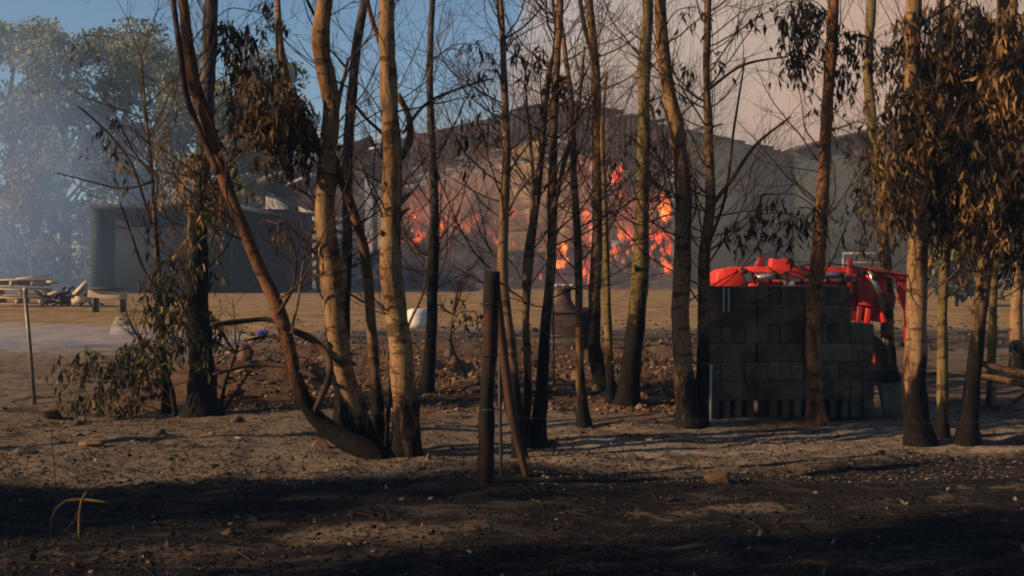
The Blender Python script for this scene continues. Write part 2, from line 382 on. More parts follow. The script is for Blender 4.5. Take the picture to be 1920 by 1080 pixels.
# ------------------------------------------------------------------ barns
D = 88.0; PX = D / F
steel = simple("dark_steel", (0.035, 0.036, 0.038), scale=2, rough=0.6, metal=0.2)
soot_roof = simple("sooted_roofing", (0.045, 0.034, 0.034), (0.016, 0.014, 0.015), scale=0.8, bumps=0.4, bd=0.05, dark=(0.085, 0.062, 0.055))
green_clad = simple("grey_green_cladding", (0.032, 0.042, 0.036), (0.024, 0.031, 0.029), scale=0.25, bumps=0.2, bd=0.03)
tarp = simple("pale_sheet", (0.46, 0.44, 0.41), scale=1.2)
hay = simple("hay", (0.50, 0.34, 0.15), (0.30, 0.19, 0.08), scale=2.6, bumps=0.8, bd=0.12, stretch=(1, 1, 2.5))
charhay = simple("charred_hay", (0.13, 0.115, 0.115), (0.006, 0.006, 0.008), scale=1.5, bumps=1.0, bd=0.3, stretch=(1, 1, 2), dark=(0.03, 0.027, 0.03))
wallm = simple("sooty_wall", (0.12, 0.085, 0.08), (0.05, 0.04, 0.04), scale=0.25, bumps=0.2)

def P3(px, py, d=D): return np.array([X(px, d), d, Z(py, d)])
def roof_sheets(p, q, y0, y1, cols, rows, missing, seed, mat, parent, origin, th=0.08):
    """corrugated sheets laid between eave p and ridge q (x,z), from y0 back to y1"""
    r_ = np.random.default_rng(seed); mb = MB()
    for i in range(cols):
        for j in range(rows):
            if r_.random() < missing(i / cols, j / rows): continue
            a, b = i / cols, (i + 1) / cols - 0.004
            ya, yb = y0 + (y1 - y0) * j / rows, y0 + (y1 - y0) * (j + 1) / rows - 0.05
            sag = r_.uniform(-0.06, 0.02); tw = r_.uniform(-0.05, 0.05)
            c = [(p[0] + (q[0] - p[0]) * a, p[1] + (q[1] - p[1]) * a), (p[0] + (q[0] - p[0]) * b, p[1] + (q[1] - p[1]) * b)]
            if r_.random() < 0.10: sag -= r_.uniform(0.1, 0.5)
            v = [(c[0][0], ya, c[0][1]), (c[1][0], ya, c[1][1] + sag), (c[1][0], yb, c[1][1] + tw), (c[0][0], yb, c[0][1] + sag)]
            v = v + [(x_, y_, z_ + th) for x_, y_, z_ in v]
            mb.add(v, [[0, 1, 2, 3], [7, 6, 5, 4], [0, 4, 5, 1], [1, 5, 6, 2], [2, 6, 7, 3], [3, 7, 4, 0]], 0)
    return mb.build("roof", mat, parent, origin)

def build_barn():
    org = (X(1000, D), D, 0)
    t = thing("hay_barn", org, "burning open fronted hay barn with a holed sooty gable roof", "barn")
    y0, y1 = D, D + 34
    eave_l = P3(610, 292); ridge = P3(1045, 196); valley = P3(1480, 283)
    e = (eave_l[0], eave_l[2]); r = (ridge[0], ridge[2]); v = (valley[0], valley[2])
    roof_sheets(e, r, y0, y1, 16, 9, lambda a, b: 0.22 if b > 0.15 else 0.06, 3, soot_roof, t, org)
    roof_sheets(v, r, y0, y1, 16, 9, lambda a, b: 0.10 if a < 0.6 else 0.22, 4, soot_roof, t, org)
    # torn ridge sheets
    for px, py, w, an in ((1000, 200, 70, -0.12), (1060, 196, 60, 0.05), (1130, 207, 55, 0.22), (975, 207, 26, -0.5), (1180, 222, 30, 0.35), (1318, 240, 40, -0.3)):
        c = P3(px, py, D + 1.0); mb = MB(); mb.beam(c - np.array([w * PX / 2, 0, math.sin(an) * -w * PX / 2]), c + np.array([w * PX / 2, 0.6, math.sin(an) * -w * PX / 2]), 2.6, 0.1)
        mb.build("ridge_sheet", soot_roof, t, org)
    # portal frames: columns and rafters
    for k, yy in enumerate(np.linspace(y0 + 0.3, y1, 5)):
        mb = MB()
        for px, top in ((678, 277), (1272, 237)):
            mb.box((X(px, D), yy, Z(top, D) / 2), (0.32, 0.35, Z(top, D)))
        mb.beam((e[0], yy, e[1] - .3), (r[0], yy, r[1] - .3), 0.25, 0.45); mb.beam((r[0], yy, r[1] - .3), (v[0], yy, v[1] - .3), 0.25, 0.45)
        mb.build("portal_frame", steel, t, org)
    mb = MB()
    for a in np.linspace(0.04, 0.97, 11):
        for s_ in (e, v):
            px_, pz_ = s_[0] + (r[0] - s_[0]) * a, s_[1] + (r[1] - s_[1]) * a
            mb.box((px_, (y0 + y1) / 2, pz_ - 0.12), (0.09, y1 - y0, 0.16))
    mb.build("purlin", steel, t, org)
    # left lean-to roof with missing sheets
    l0 = P3(492, 345, D - 1); l1 = P3(690, 268, D - 1)
    mb = MB(); r_ = np.random.default_rng(5)
    for i in range(9):
        for j in range(5):
            if (i, j) in ((2, 1), (3, 1), (5, 2), (7, 1), (8, 3), (4, 3), (6, 0)): continue
            a, b = i / 9, (i + 1) / 9 - .01
            pa = l0 + (l1 - l0) * a; pb = l0 + (l1 - l0) * b; ya, yb = D - 1 + j * 2.2, D - 1 + j * 2.2 + 2.1
            mb.add([(pa[0], ya, pa[2]), (pb[0], ya, pb[2]), (pb[0], yb, pb[2]), (pa[0], yb, pa[2]), (pa[0], ya, pa[2] + .12), (pb[0], ya, pb[2] + .12), (pb[0], yb, pb[2] + .12), (pa[0], yb, pa[2] + .12)],
                   [[0, 1, 2, 3], [7, 6, 5, 4], [0, 4, 5, 1], [1, 5, 6, 2], [2, 6, 7, 3], [3, 7, 4, 0]])
    mb.build("lean_to_roof", soot_roof, t, org)
    for yy in (D - .9, D + 3.4, D + 7.8):
        mb = MB(); mb.beam((l0[0], yy, l0[2] - .25), (l1[0], yy, l1[2] - .25), .2, .35); mb.box((X(600, D), yy, Z(318, D) / 2), (.22, .22, Z(318, D)))
        mb.build("lean_to_frame", steel, t, org)
    # back gable wall, scorched, with gaps
    mb = MB(); r_ = np.random.default_rng(8); yb = y1 + 0.3
    for px_ in np.arange(e[0] + .4, v[0] - .4, 0.95):
        zt = np.interp(px_, [e[0], r[0], v[0]], [e[1], r[1], v[1]]) - 0.7
        if r_.random() < 0.10: continue
        zb = 0 if r_.random() > 0.2 else r_.uniform(2, 6)
        mb.box((px_ + .45, yb, (zt + zb) / 2), (0.92, 0.08, zt - zb))
    mb.build("back_wall", wallm, t, org)
    # burnt remains of the gable sheeting under the roofline
    mb = MB(); r2 = np.random.default_rng(18)
    for px_ in np.arange(X(690, D), X(1262, D), 0.33):
        zt = np.interp(px_ + .16, [e[0], r[0], v[0]], [e[1], r[1], v[1]]) + .02
        pq = px_ * F / D + 960; dep = (1.0 + .9 * (pq > 800) + 1.0 * (pq > 1060)) * (1 + 1.1 * float(fbm(px_ / 1.3, 0.5, 3, 5))) + r2.uniform(-.12, .12)
        if dep < .2: continue
        mb.box((px_ + .165, D - .22, zt - dep / 2), (.3299, .05, dep))
    mb.build("gable_sheeting", soot_roof, t, org)
    for k in range(16):
        px_ = r2.uniform(X(880, D), X(1240, D)); zt = np.interp(px_, [e[0], r[0], v[0]], [e[1], r[1], v[1]]); w_ = r2.uniform(.4, 1.5); q_ = r2.uniform(-.15, .5)
        mb = MB(); mb.beam((px_, D + r2.uniform(0, 3), zt + .1), (px_ + w_, D + 1, zt + .12 + q_ * .7), r2.uniform(.5, 1.5), .06); mb.build("torn_sheet", soot_roof, t, org)
    # right hand cladding in grey green sheet
    mb = MB(); x0, x1 = X(1288, D), v[0]; za = np.interp(x0, [r[0], v[0]], [r[1], v[1]]) - .25; zb = v[1] - .25
    mb.add([(x0, D - .12, 0), (x1, D - .12, 0), (x1, D - .12, zb), (x0, D - .12, za), (x0, D - .04, 0), (x1, D - .04, 0), (x1, D - .04, zb), (x0, D - .04, za)], [[0, 1, 2, 3], [7, 6, 5, 4], [0, 3, 7, 4], [3, 2, 6, 7], [1, 5, 6, 2], [0, 4, 5, 1]])
    mb.build("front_cladding", green_clad, t, org)
    mb = MB(); mb.box((X(1273, D), D - .3, Z(300, D) / 2), (29 * PX, .16, Z(300, D))); mb.build("corner_pillar", simple("pale_grey_pillar", (.14, .14, .145), (.09, .09, .095), scale=.8), t, org)
    mb = MB(); c = P3(500, 354, D - 1.15), P3(545, 336, D - 1.15), P3(684, 276, D - 1.15), P3(684, 392, D - 1.15), P3(606, 404, D - 1.15), P3(548, 382, D - 1.15); k = len(c)
    mb.add(list(c) + [q + np.array([0, .1, 0]) for q in c], [[i, (i + 1) % k, k + (i + 1) % k, k + i] for i in range(k)]); mb.f.append(np.array([list(range(k))])); mb.f.append(np.array([list(range(k, 2 * k))[::-1]]))
    mb.build("lean_to_gable", soot_roof, t, org)
    for a_, b_, w_ in (((536, 347), (598, 322), .18), ((588, 327), (650, 302), .22), ((700, 262), (744, 252), .16), ((692, 279), (716, 275), .14), ((560, 300), (545, 308), .05)):
        mb = MB(); mb.beam(P3(*a_, D - 1.3), P3(*b_, D - 1.3), .06, w_); mb.build("roof_light_strip", tarp, t, org)
    mb = MB(); mb.beam(P3(484, 344, D - 1.2), P3(700, 262, D - 1.2), .3, .55); mb.build("lean_to_fascia", steel, t, org)
    # torn strips of roofing hanging under the left slope
    mb = MB()
    for k in range(46):
        px = r_.uniform(705, 960); py = np.interp(px, [700, 960], [284, 232]) + r_.uniform(8, 52); w = r_.uniform(8, 26)
        p = P3(px, py, D + r_.uniform(2, 7)); q = p + np.array([w * PX, r_.uniform(-.5, .5), r_.uniform(-.1, .45)])
        mb.beam(p, q, r_.uniform(.4, 1.2), 0.05)
    mb.build("torn_lining", simple("scorched_lining", (0.50, 0.40, 0.34), (0.08, 0.06, 0.05), scale=0.8), t, org)
    mb = MB()
    for px, py, w in ((1230, 290, 26), (1245, 300, 30), (1215, 275, 20), (1252, 268, 22), (1200, 262, 22), (1238, 318, 16)):
        p = P3(px, py, D + .8); mb.beam(p - np.array([w * PX / 2, 0, .5]), p + np.array([w * PX / 2, .8, -.2]), 1.2, .08)
    mb.build("hanging_sheet", steel, t, org)
    return t
build_barn()

def build_barn2():
    org = (X(1750, D), D, 0)
    t = thing("grey_barn", org, "second gabled barn with grey green sheeting, joined on the right of the burning one", "barn")
    v = P3(1484, 283); r = P3(1790, 208); e2 = P3(2150, 290)
    for a, b in ((v, r), (e2, r)):
        mb = MB()
        mb.add([(a[0], D - .5, a[2]), (b[0], D - .5, b[2]), (b[0], D + 34, b[2]), (a[0], D + 34, a[2]), (a[0], D - .5, a[2] + .2), (b[0], D - .5, b[2] + .2), (b[0], D + 34, b[2] + .2), (a[0], D + 34, a[2] + .2)],
               [[0, 1, 2, 3], [7, 6, 5, 4], [0, 4, 5, 1], [1, 5, 6, 2], [2, 6, 7, 3], [3, 7, 4, 0]])
        mb.build("roof", soot_roof, t, org)
    mb = MB(); c = [(v[0] - .25, 0), (e2[0], 0), (e2[0], e2[2] - .03), (r[0], r[2] - .03), (v[0] - .25, v[2] - .03)]; k = 5
    mb.add([(q[0], D, q[1]) for q in c] + [(q[0], D + .1, q[1]) for q in c], [[i, k + i, k + (i + 1) % k, (i + 1) % k] for i in range(k)]); mb.f.append(np.array([list(range(k))])); mb.f.append(np.array([list(range(k, 2 * k))[::-1]]))
    mb.build("wall", green_clad, t, org)
    mb = MB(); mb.box((X(1595, D), D - .25, 3.6), (0.16, 0.16, 0.1))
    c0, c1 = P3(1580, 475, D - .5), P3(1680, 475, D - .5)
    mb = MB(); mb.beam(c0, c1, .12, .12); mb.beam(P3(1581, 476, D - .5), P3(1581, 535, D - .5), .12, .12); mb.beam(P3(1585, 492, D - .5), P3(1670, 492, D - .5), .08, .08)
    mb.build("door_rail", tarp, t, org)
build_barn2()

# burning heap, hay bales
def heap(name, label, c, s, seed, mat, amp=.5):
    mb = MB(); n = 110
    u = np.linspace(-1, 1, n); A, B = np.meshgrid(u, u, indexing='ij')
    hgt = np.clip(1 - np.abs(A) ** 2.6, 0, 1) * np.clip(1 - np.abs(B) ** 2.2, 0, 1)
    z = s[2] * hgt * (0.80 + amp * 2.6 * fbm(A * s[0] / 2.2, B * s[1] / 2.2, 5, seed)) - 0.1
    V = np.stack([A * s[0] + c[0], B * s[1] + c[1], z + c[2]], -1).reshape(-1, 3)
    i = np.arange(n - 1)[:, None]; j = np.arange(n - 1)[None, :]
    mb.add(V, np.stack([i * n + j, (i + 1) * n + j, (i + 1) * n + j + 1, i * n + j + 1], -1).reshape(-1, 4))
    return tag(mb.build(name, mat), label, "hay heap")
heap("hay_heap", "smouldering grey heap of burnt hay in the middle of the barn", (X(900, 90), 91, 0), (6.8, 6, 3.9), 4, charhay)
heap("hay_heap", "charred hay heap against the barn's right post, full of small flames", (X(1130, 91), 92, 0), (6.0, 6, 3.3), 5, charhay)
heap("hay_heap", "low blackened hay heap at the barn's left column", (X(740, 90), 91, 0), (3.6, 6, 3.0), 6, charhay)
def make_bale():
    mb = MB(); n = 14; V = []; hx, hy, hz = 1.3, .65, .62
    ico = MB(); blob(ico, (0, 0, 0), (1, 1, 1), 5, 2, 0.04, 3)
    v = ico.v[0]; m = np.max(np.abs(v), axis=1)[:, None]; v = v / m * (0.93 + 0.07 * m) * np.array([hx, hy, hz])
    v[:, 2] -= 0.10 * (v[:, 0] / hx) ** 2 * -1
    b = MB(); b.add(v, ico.f[0], 0); b.f += ico.f[1:]
    return b
b0 = None
k = 0
for row, (py, pxs) in enumerate(((283, (985,)), (328, (978, 1035)), (372, (975, 1032)), (412, (985, 1045)), (452, (980, 1038)))):
    for cidx, px in enumerate(pxs):
        loc = (X(px, 88.6), 88.6 + 0.1 * cidx, Z(py, 88.6))
        lb = "tan hay bale in row %s of the sunlit stack inside the barn, %s side" % (("top", "second", "third", "fourth", "lowest")[row], ("left", "right")[cidx])
        if b0 is None:
            b0 = thing("hay_bale", loc, lb, "hay bale", "hay bales stacked inside the burning barn"); bal = make_bale().build("bale_body", hay, b0, smooth=True)
            tw = MB()
            for sx in (-.6, 0, .6): tw.tube([(sx, .66 * math.cos(q), .64 * math.sin(q)) for q in np.linspace(0, 6.28, 14)], .02, 4)
            tw.build("twine", charhay, b0)
        else: copy_thing(b0, loc, lb, rz=random.uniform(-.12, .12)).rotation_euler[1] = R(random.uniform(-13, -3))

# fire
def flame(px, py, w, h, seed, name="flame", label=None, d=None, hot=1.0):
    d = d or ((85.3 if py > 425 else 86.8) + (seed * 0.37) % 1.3); s = d / F
    mb = MB(); r_ = np.random.default_rng(seed)
    n = 3 + int(w * h / 60)
    c = np.array([X(px, d), d, Z(py, d)])
    for k in range(min(n, 16)):
        o = r_.normal(0, 0.36, 2) * np.array([w, h]) * s
        sz = r_.uniform(0.16, 0.40) * w * s; blob(mb, (c[0] + o[0], c[1] + r_.uniform(-.5, .5), c[2] + o[1]), (sz, sz * .9, sz * r_.uniform(.9, 2.4)), seed + k, 1, 0.9, 2.6)
    o = mb.build(name, FLM[seed % len(FLM)] if hot > .5 else FLMD); tag(o, label or "small orange flame licking through the burning hay in the barn", "flame", "flames in the hay")
FLM = [vol("flame_%s" % nm, c, 0, emis=e, tex=1.6) for nm, c, e in (("orange", (1.0, 0.11, 0.018), 5.5), ("red", (1.0, 0.07, 0.018), 4.5), ("hot", (1.0, 0.16, 0.025), 6.5))]
FLMD = vol("flame_dim", (1.0, 0.16, 0.06), 0, emis=0.30)
flame(1242, 392, 26, 20, 2, label="big bright orange flame beside the barn's right post", d=88.9)
flame(1238, 440, 20, 34, 4, label="tall red orange flame column below the brightest flame", d=88.9)
flame(1222, 480, 12, 26, 3, label="narrow flame left of the flame column near the right post", d=88.9)
flame(1247, 487, 15, 16, 5, label="round flame low at the foot of the barn's right post", d=88.9)
for k, (px, py, w, h) in enumerate(((1160, 330, 22, 9), (1156, 367, 11, 8), (1100, 445, 10, 9), (1135, 448, 10, 12), (1137, 480, 8, 14), (1166, 445, 7, 10), (1190, 432, 8, 6), (1165, 490, 7, 5),
     (1105, 514, 8, 5), (960, 440, 8, 10), (964, 455, 6, 8), (1013, 520, 7, 6), (1001, 497, 5, 7), (878, 425, 18, 8), (830, 422, 12, 10), (775, 455, 14, 9), (772, 435, 6, 8), (915, 392, 6, 14), (690, 455, 9, 12),
     (1150, 340, 8, 6), (1185, 475, 6, 4), (1103, 480, 5, 5), (1175, 510, 6, 4), (1205, 455, 6, 8), (1256, 505, 8, 8), (717, 505, 5, 6), (890, 415, 6, 6), (1060, 520, 8, 4))):
    flame(px, py, w, h, 10 + k, label=None)
r9 = np.random.default_rng(99)
for k in range(64):
    px, py = (r9.uniform(1050, 1258), r9.uniform(395, 522)) if k < 44 else (r9.uniform(740, 1000), r9.uniform(385, 470))
    q9 = min(6 * r9.lognormal(0.35, .5), 22)
    flame(px, py, q9, q9 * r9.uniform(.7, 1.4), 100 + k, label="small orange flame licking through the burning hay in the barn")
for k, (px, py, w, h) in enumerate(((850, 400, 60, 16), (1080, 460, 50, 20), (1105, 310, 40, 26), (790, 400, 40, 14), (1190, 410, 50, 30), (1120, 365, 40, 16))):
    flame(px, py, w, h, 60 + k, name="fire_glow", label="dim red fire glowing through the smoke inside the barn", d=94, hot=0)
# smoke inside the barn
smoke("barn_smoke", "brown and grey smoke rolling inside the burning barn", [((X(930, 93), 97, 6), (12.5, 6.0, 6.5))], vol("barn_smoke", (0.62, 0.50, 0.46), 0.14, 0.0, tex=(0.16, 0.34, 0.62)))
smoke("barn_smoke", "sunlit brown smoke billowing out of the barn's open front", [((X(840, 88), 87.9, 5.4), (6.6, 2.2, 3.5)), ((X(1120, 88), 88.4, 5.8), (5.4, 2.0, 3.3))], vol("sunlit_smoke", (0.74, 0.50, 0.37), 0.46, 0.0, tex=(0.26, 0.36, 0.60)))
smoke("barn_smoke", "dark smoke puff curling up from the hay heap", [((X(895, 86), 85.6, 4.0), (1.1, .9, 1.8)), ((X(878, 86), 85.6, 2.7), (1.9, 1.0, 1.2)), ((X(775, 86), 85.4, 1.6), (1.4, .9, 1.4))], vol("dark_smoke", (0.14, 0.13, 0.17), 0.75, 0.0))
smoke("barn_smoke", "blue grey smoke drifting in front of the barns", [((X(1330, 84), 82, 3.5), (19, 2.4, 6.5))], vol("front_smoke", (0.28, 0.32, 0.33), 0.05, 0.0, tex=(0.10, 0.25, 0.65)))

smoke("barn_smoke", "soft grey brown smoke veiling the whole front of the barns", [((X(1230, 82), 81, 3), (24, 4.5, 9.5))], vol("veil_smoke", (0.50, 0.40, 0.35), 0.017, 0.0))
# ------------------------------------------------------------------ left shed and white building
def build_shed():
    d = 74.0; org = (X(370, d), d, 0)
    t = thing("flat_shed", org, "long dark flat roofed shed behind the smoke on the left", "shed")
    x0, x1 = X(186, d), X(545, d); zt = Z(392, d)
    mb = MB(); mb.box(((x0 + x1) / 2, d + 4, zt / 2), (x1 - x0, 8, zt))
    for px_ in np.arange(x0 + 3, x1, 4.0): mb.box((px_, d - .03, zt / 2), (.08, .06, zt - .02))
    mb.build("wall", simple("shed_wall", (0.016, 0.019, 0.026), (0.01, 0.012, 0.017), scale=.4), t, org)
    mb = MB(); mb.box((x0 - .1, d + 3.9, zt / 2), (.5, 8.3, zt - .02)); mb.build("lit_corner_panel", simple("greenish_lit_corner", (0.05, 0.062, 0.048), scale=.4), t, org)  # paler greenish colour stands in for light on the shed's left corner
    mb = MB(); a, b, c = X(178, d), X(450, d), X(556, d); z2 = Z(415, d)
    for (p, q, za, zb) in ((a, b, zt, zt + .02), (b, c, zt + .02, z2)):
        mb.add([(p, d - .8, za), (q, d - .8, zb), (q, d + 9, zb), (p, d + 9, za), (p, d - .8, za + .22), (q, d - .8, zb + .22), (q, d + 9, zb + .22), (p, d + 9, za + .22)],
               [[0, 3, 2, 1], [7, 4, 5, 6], [0, 1, 5, 4], [1, 2, 6, 5], [2, 3, 7, 6], [3, 0, 4, 7]])
    mb.build("roof", simple("shed_roof", (0.05, 0.055, 0.065), scale=.4), t, org)
    d = 87.0; org = (X(590, d), d, 0)
    t = thing("white_outbuilding", org, "small white slatted outbuilding under the barn's lean-to roof", "outbuilding")
    x0, xm, x1 = X(498, d), X(560, d), X(672, d)
    mb = MB(); za, zb, zc = Z(368, d), Z(410, d), Z(378, d)
    mb.box(((xm + x1) / 2, d + 2, zc / 2), (x1 - xm, 4, zc))
    mb.add([(x0, d, 0), (xm, d, 0), (xm, d, zb), (x0, d, za), (x0, d + 4, 0), (xm, d + 4, 0), (xm, d + 4, zb), (x0, d + 4, za)], [[0, 1, 2, 3], [7, 6, 5, 4], [0, 3, 7, 4], [3, 2, 6, 7], [1, 5, 6, 2]])
    mb.build("wall", tarp, t, org)
    mb = MB()
    for z_ in np.arange(.8, zc, .55): mb.box(((xm + x1) / 2, d - .06, z_), (x1 - xm, .1, .14))
    mb.build("slat", steel, t, org)
build_shed()

# ------------------------------------------------------------------ distant trees
def far_tree(px, top, width, d, label, seed, n=9000, tone=.45, cat="tree"):
    r_ = np.random.default_rng(seed); x, zt = X(px, d), Z(top, d); w = width * d / F
    t = thing("eucalyptus_tree", (x, d, 0), label, cat, "distant trees beyond the yard")
    tr = MB(); lf = MB()
    tr.tube([(x + r_.normal(0, .2), d, q) for q in np.linspace(-.2, zt * .8, 8)], np.linspace(.45, .1, 8) * zt / 16, 8)
    cl = []
    for k in range(46):
        zc = zt * r_.uniform(.22, .97); ww = w / 2 * (1 - ((zc / zt - .55) / .55) ** 2) ** .5 if abs(zc / zt - .55) < .55 else .2
        a = r_.uniform(0, 6.28); rr = ww * r_.uniform(.1, 1) ** .6
        c = np.array([x + rr * math.cos(a), d + rr * math.sin(a), zc]); cl.append(c)
        if k % 3 == 0: tr.tube([(x, d, max(zc - 2.5, 1)), (c + np.array([x, d, zc - 1])) / 2, c], [.14, .08, .04], 5)
    m = n // len(cl)
    for c in cl:
        s_ = r_.uniform(.6, 1.5); P = r_.normal(0, 1, (m, 3)); P /= np.linalg.norm(P, axis=1)[:, None] + .001
        P = P * (r_.random((m, 1)) ** .4) * np.array([s_, s_, s_ * .8]) * zt / 14 + c
        lf.leaves(P, .34, tone + r_.normal(0, .12), .15, .5, .3)
    tr.build("trunk", BARK['grey'], t, (x, d, 0)); lf.build("crown", FARLEAF, t, (x, d, 0))
for k, a in enumerate(((20, 25, 210, 112, "tall hazy eucalyptus at the left edge with a drooping crown"), (120, 55, 190, 105, "hazy eucalyptus with reddish lower leaves, second from the left edge", ),
     (235, 30, 200, 108, "tallest hazy eucalyptus above the flat shed's left corner"), (385, 105, 200, 100, "hazy grey green tree rising behind the middle of the flat shed"),
     (470, 85, 200, 118, "pale hazy tree between the flat shed and the barn"), (300, 75, 180, 122, "tall pale tree far behind the flat shed's left half"), (545, 190, 120, 125, "lowest pale tree peeping out left of the barn roof"), (65, 300, 130, 96, "low reddish scorched tree in the smoke at far left"))):
    far_tree(*a[:4], a[4], 30 + k, n=12000 if k < 7 else 5000, tone=.5 if k < 7 else .9)
def scrub():
    mb = MB(); r_ = np.random.default_rng(44)
    for k in range(420):
        px = r_.uniform(-350, 600); d = r_.uniform(96, 128); c = np.array([X(px, d), d, r_.uniform(.3, 5.5 + 1.5 * math.sin(px / 60))]); m = 34; q = r_.normal(0, 1, (m, 3)); q /= np.linalg.norm(q, axis=1)[:, None]
        mb.leaves(c + q * r_.uniform(.5, 1.5), .5, .35 + r_.normal(0, .12), .15, .4, .3)
    tag(mb.build("distant_scrub", FARLEAF), "hazy mass of scrub below the far eucalyptus trees", None, None, "stuff")
scrub()
for k, (px, top, w, d, lb) in enumerate(((1880, 390, 160, 60, "low brown scrubby tree behind the trunks at the right edge"), (1800, 430, 120, 52, "small olive shrub tree right of the red loader"))):
    far_tree(px, top, w, d, lb, 50 + k, 3500, .4)

# ------------------------------------------------------------------ foreground trees
def smooth_path(pts, m=None):
    P = np.array(pts, float); n = len(P)
    if n < 3:
        return P
    seg = np.linalg.norm(np.diff(P[:, :3], axis=0), axis=1); t = np.concatenate([[0], np.cumsum(seg)])
    m = m or max(8, int(t[-1] / 0.07)); T = np.linspace(0, t[-1], m)
    out = []
    d = np.gradient(P, t, axis=0)
    idx = np.clip(np.searchsorted(t, T, side='right') - 1, 0, n - 2)
    h = (t[idx + 1] - t[idx])[:, None]; u = ((T - t[idx]) / (t[idx + 1] - t[idx]))[:, None]
    return (2 * u**3 - 3 * u**2 + 1) * P[idx] + (u**3 - 2 * u**2 + u) * h * d[idx] + (-2 * u**3 + 3 * u**2) * P[idx + 1] + (u**3 - u**2) * h * d[idx + 1]

def grow(mb, p, d, L, r, lvl, r_, tips, up=0.10, curl=0.16):
    n = max(4, int(L / 0.11)); P = [np.array(p, float)]; d = np.array(d, float); d /= np.linalg.norm(d)
    st = L / n; dirs = [d]; bias = r_.normal(0, .05, 3)
    for k in range(n):
        d = d + r_.normal(0, curl, 3) * .7 + bias + np.array([0, 0, up]); d /= np.linalg.norm(d)
        P.append(P[-1] + d * st); dirs.append(d)
    P = np.array(P); mb.tube(P, np.linspace(r, max(r * .3, .0012), len(P)), 5 if r > .008 else 3, caps=False)
    tips.append((P[-1], d))
    if lvl <= 0: return
    m = int(r_.integers(3, 6)) + (2 if L > 1.2 else 0)
    for _ in range(m):
        k = int(r_.integers(max(1, n // 5), n)); a = r_.normal(0, 1, 3); a -= a.dot(dirs[k]) * dirs[k]; a /= np.linalg.norm(a)
        nd = dirs[k] * r_.uniform(.6, 1.1) + a * r_.uniform(.45, .9)
        grow(mb, P[k], nd, L * r_.uniform(.30, .55), max(r * (1 - .6 * k / n) * .55, .0016), lvl - 1, r_, tips, up, curl)

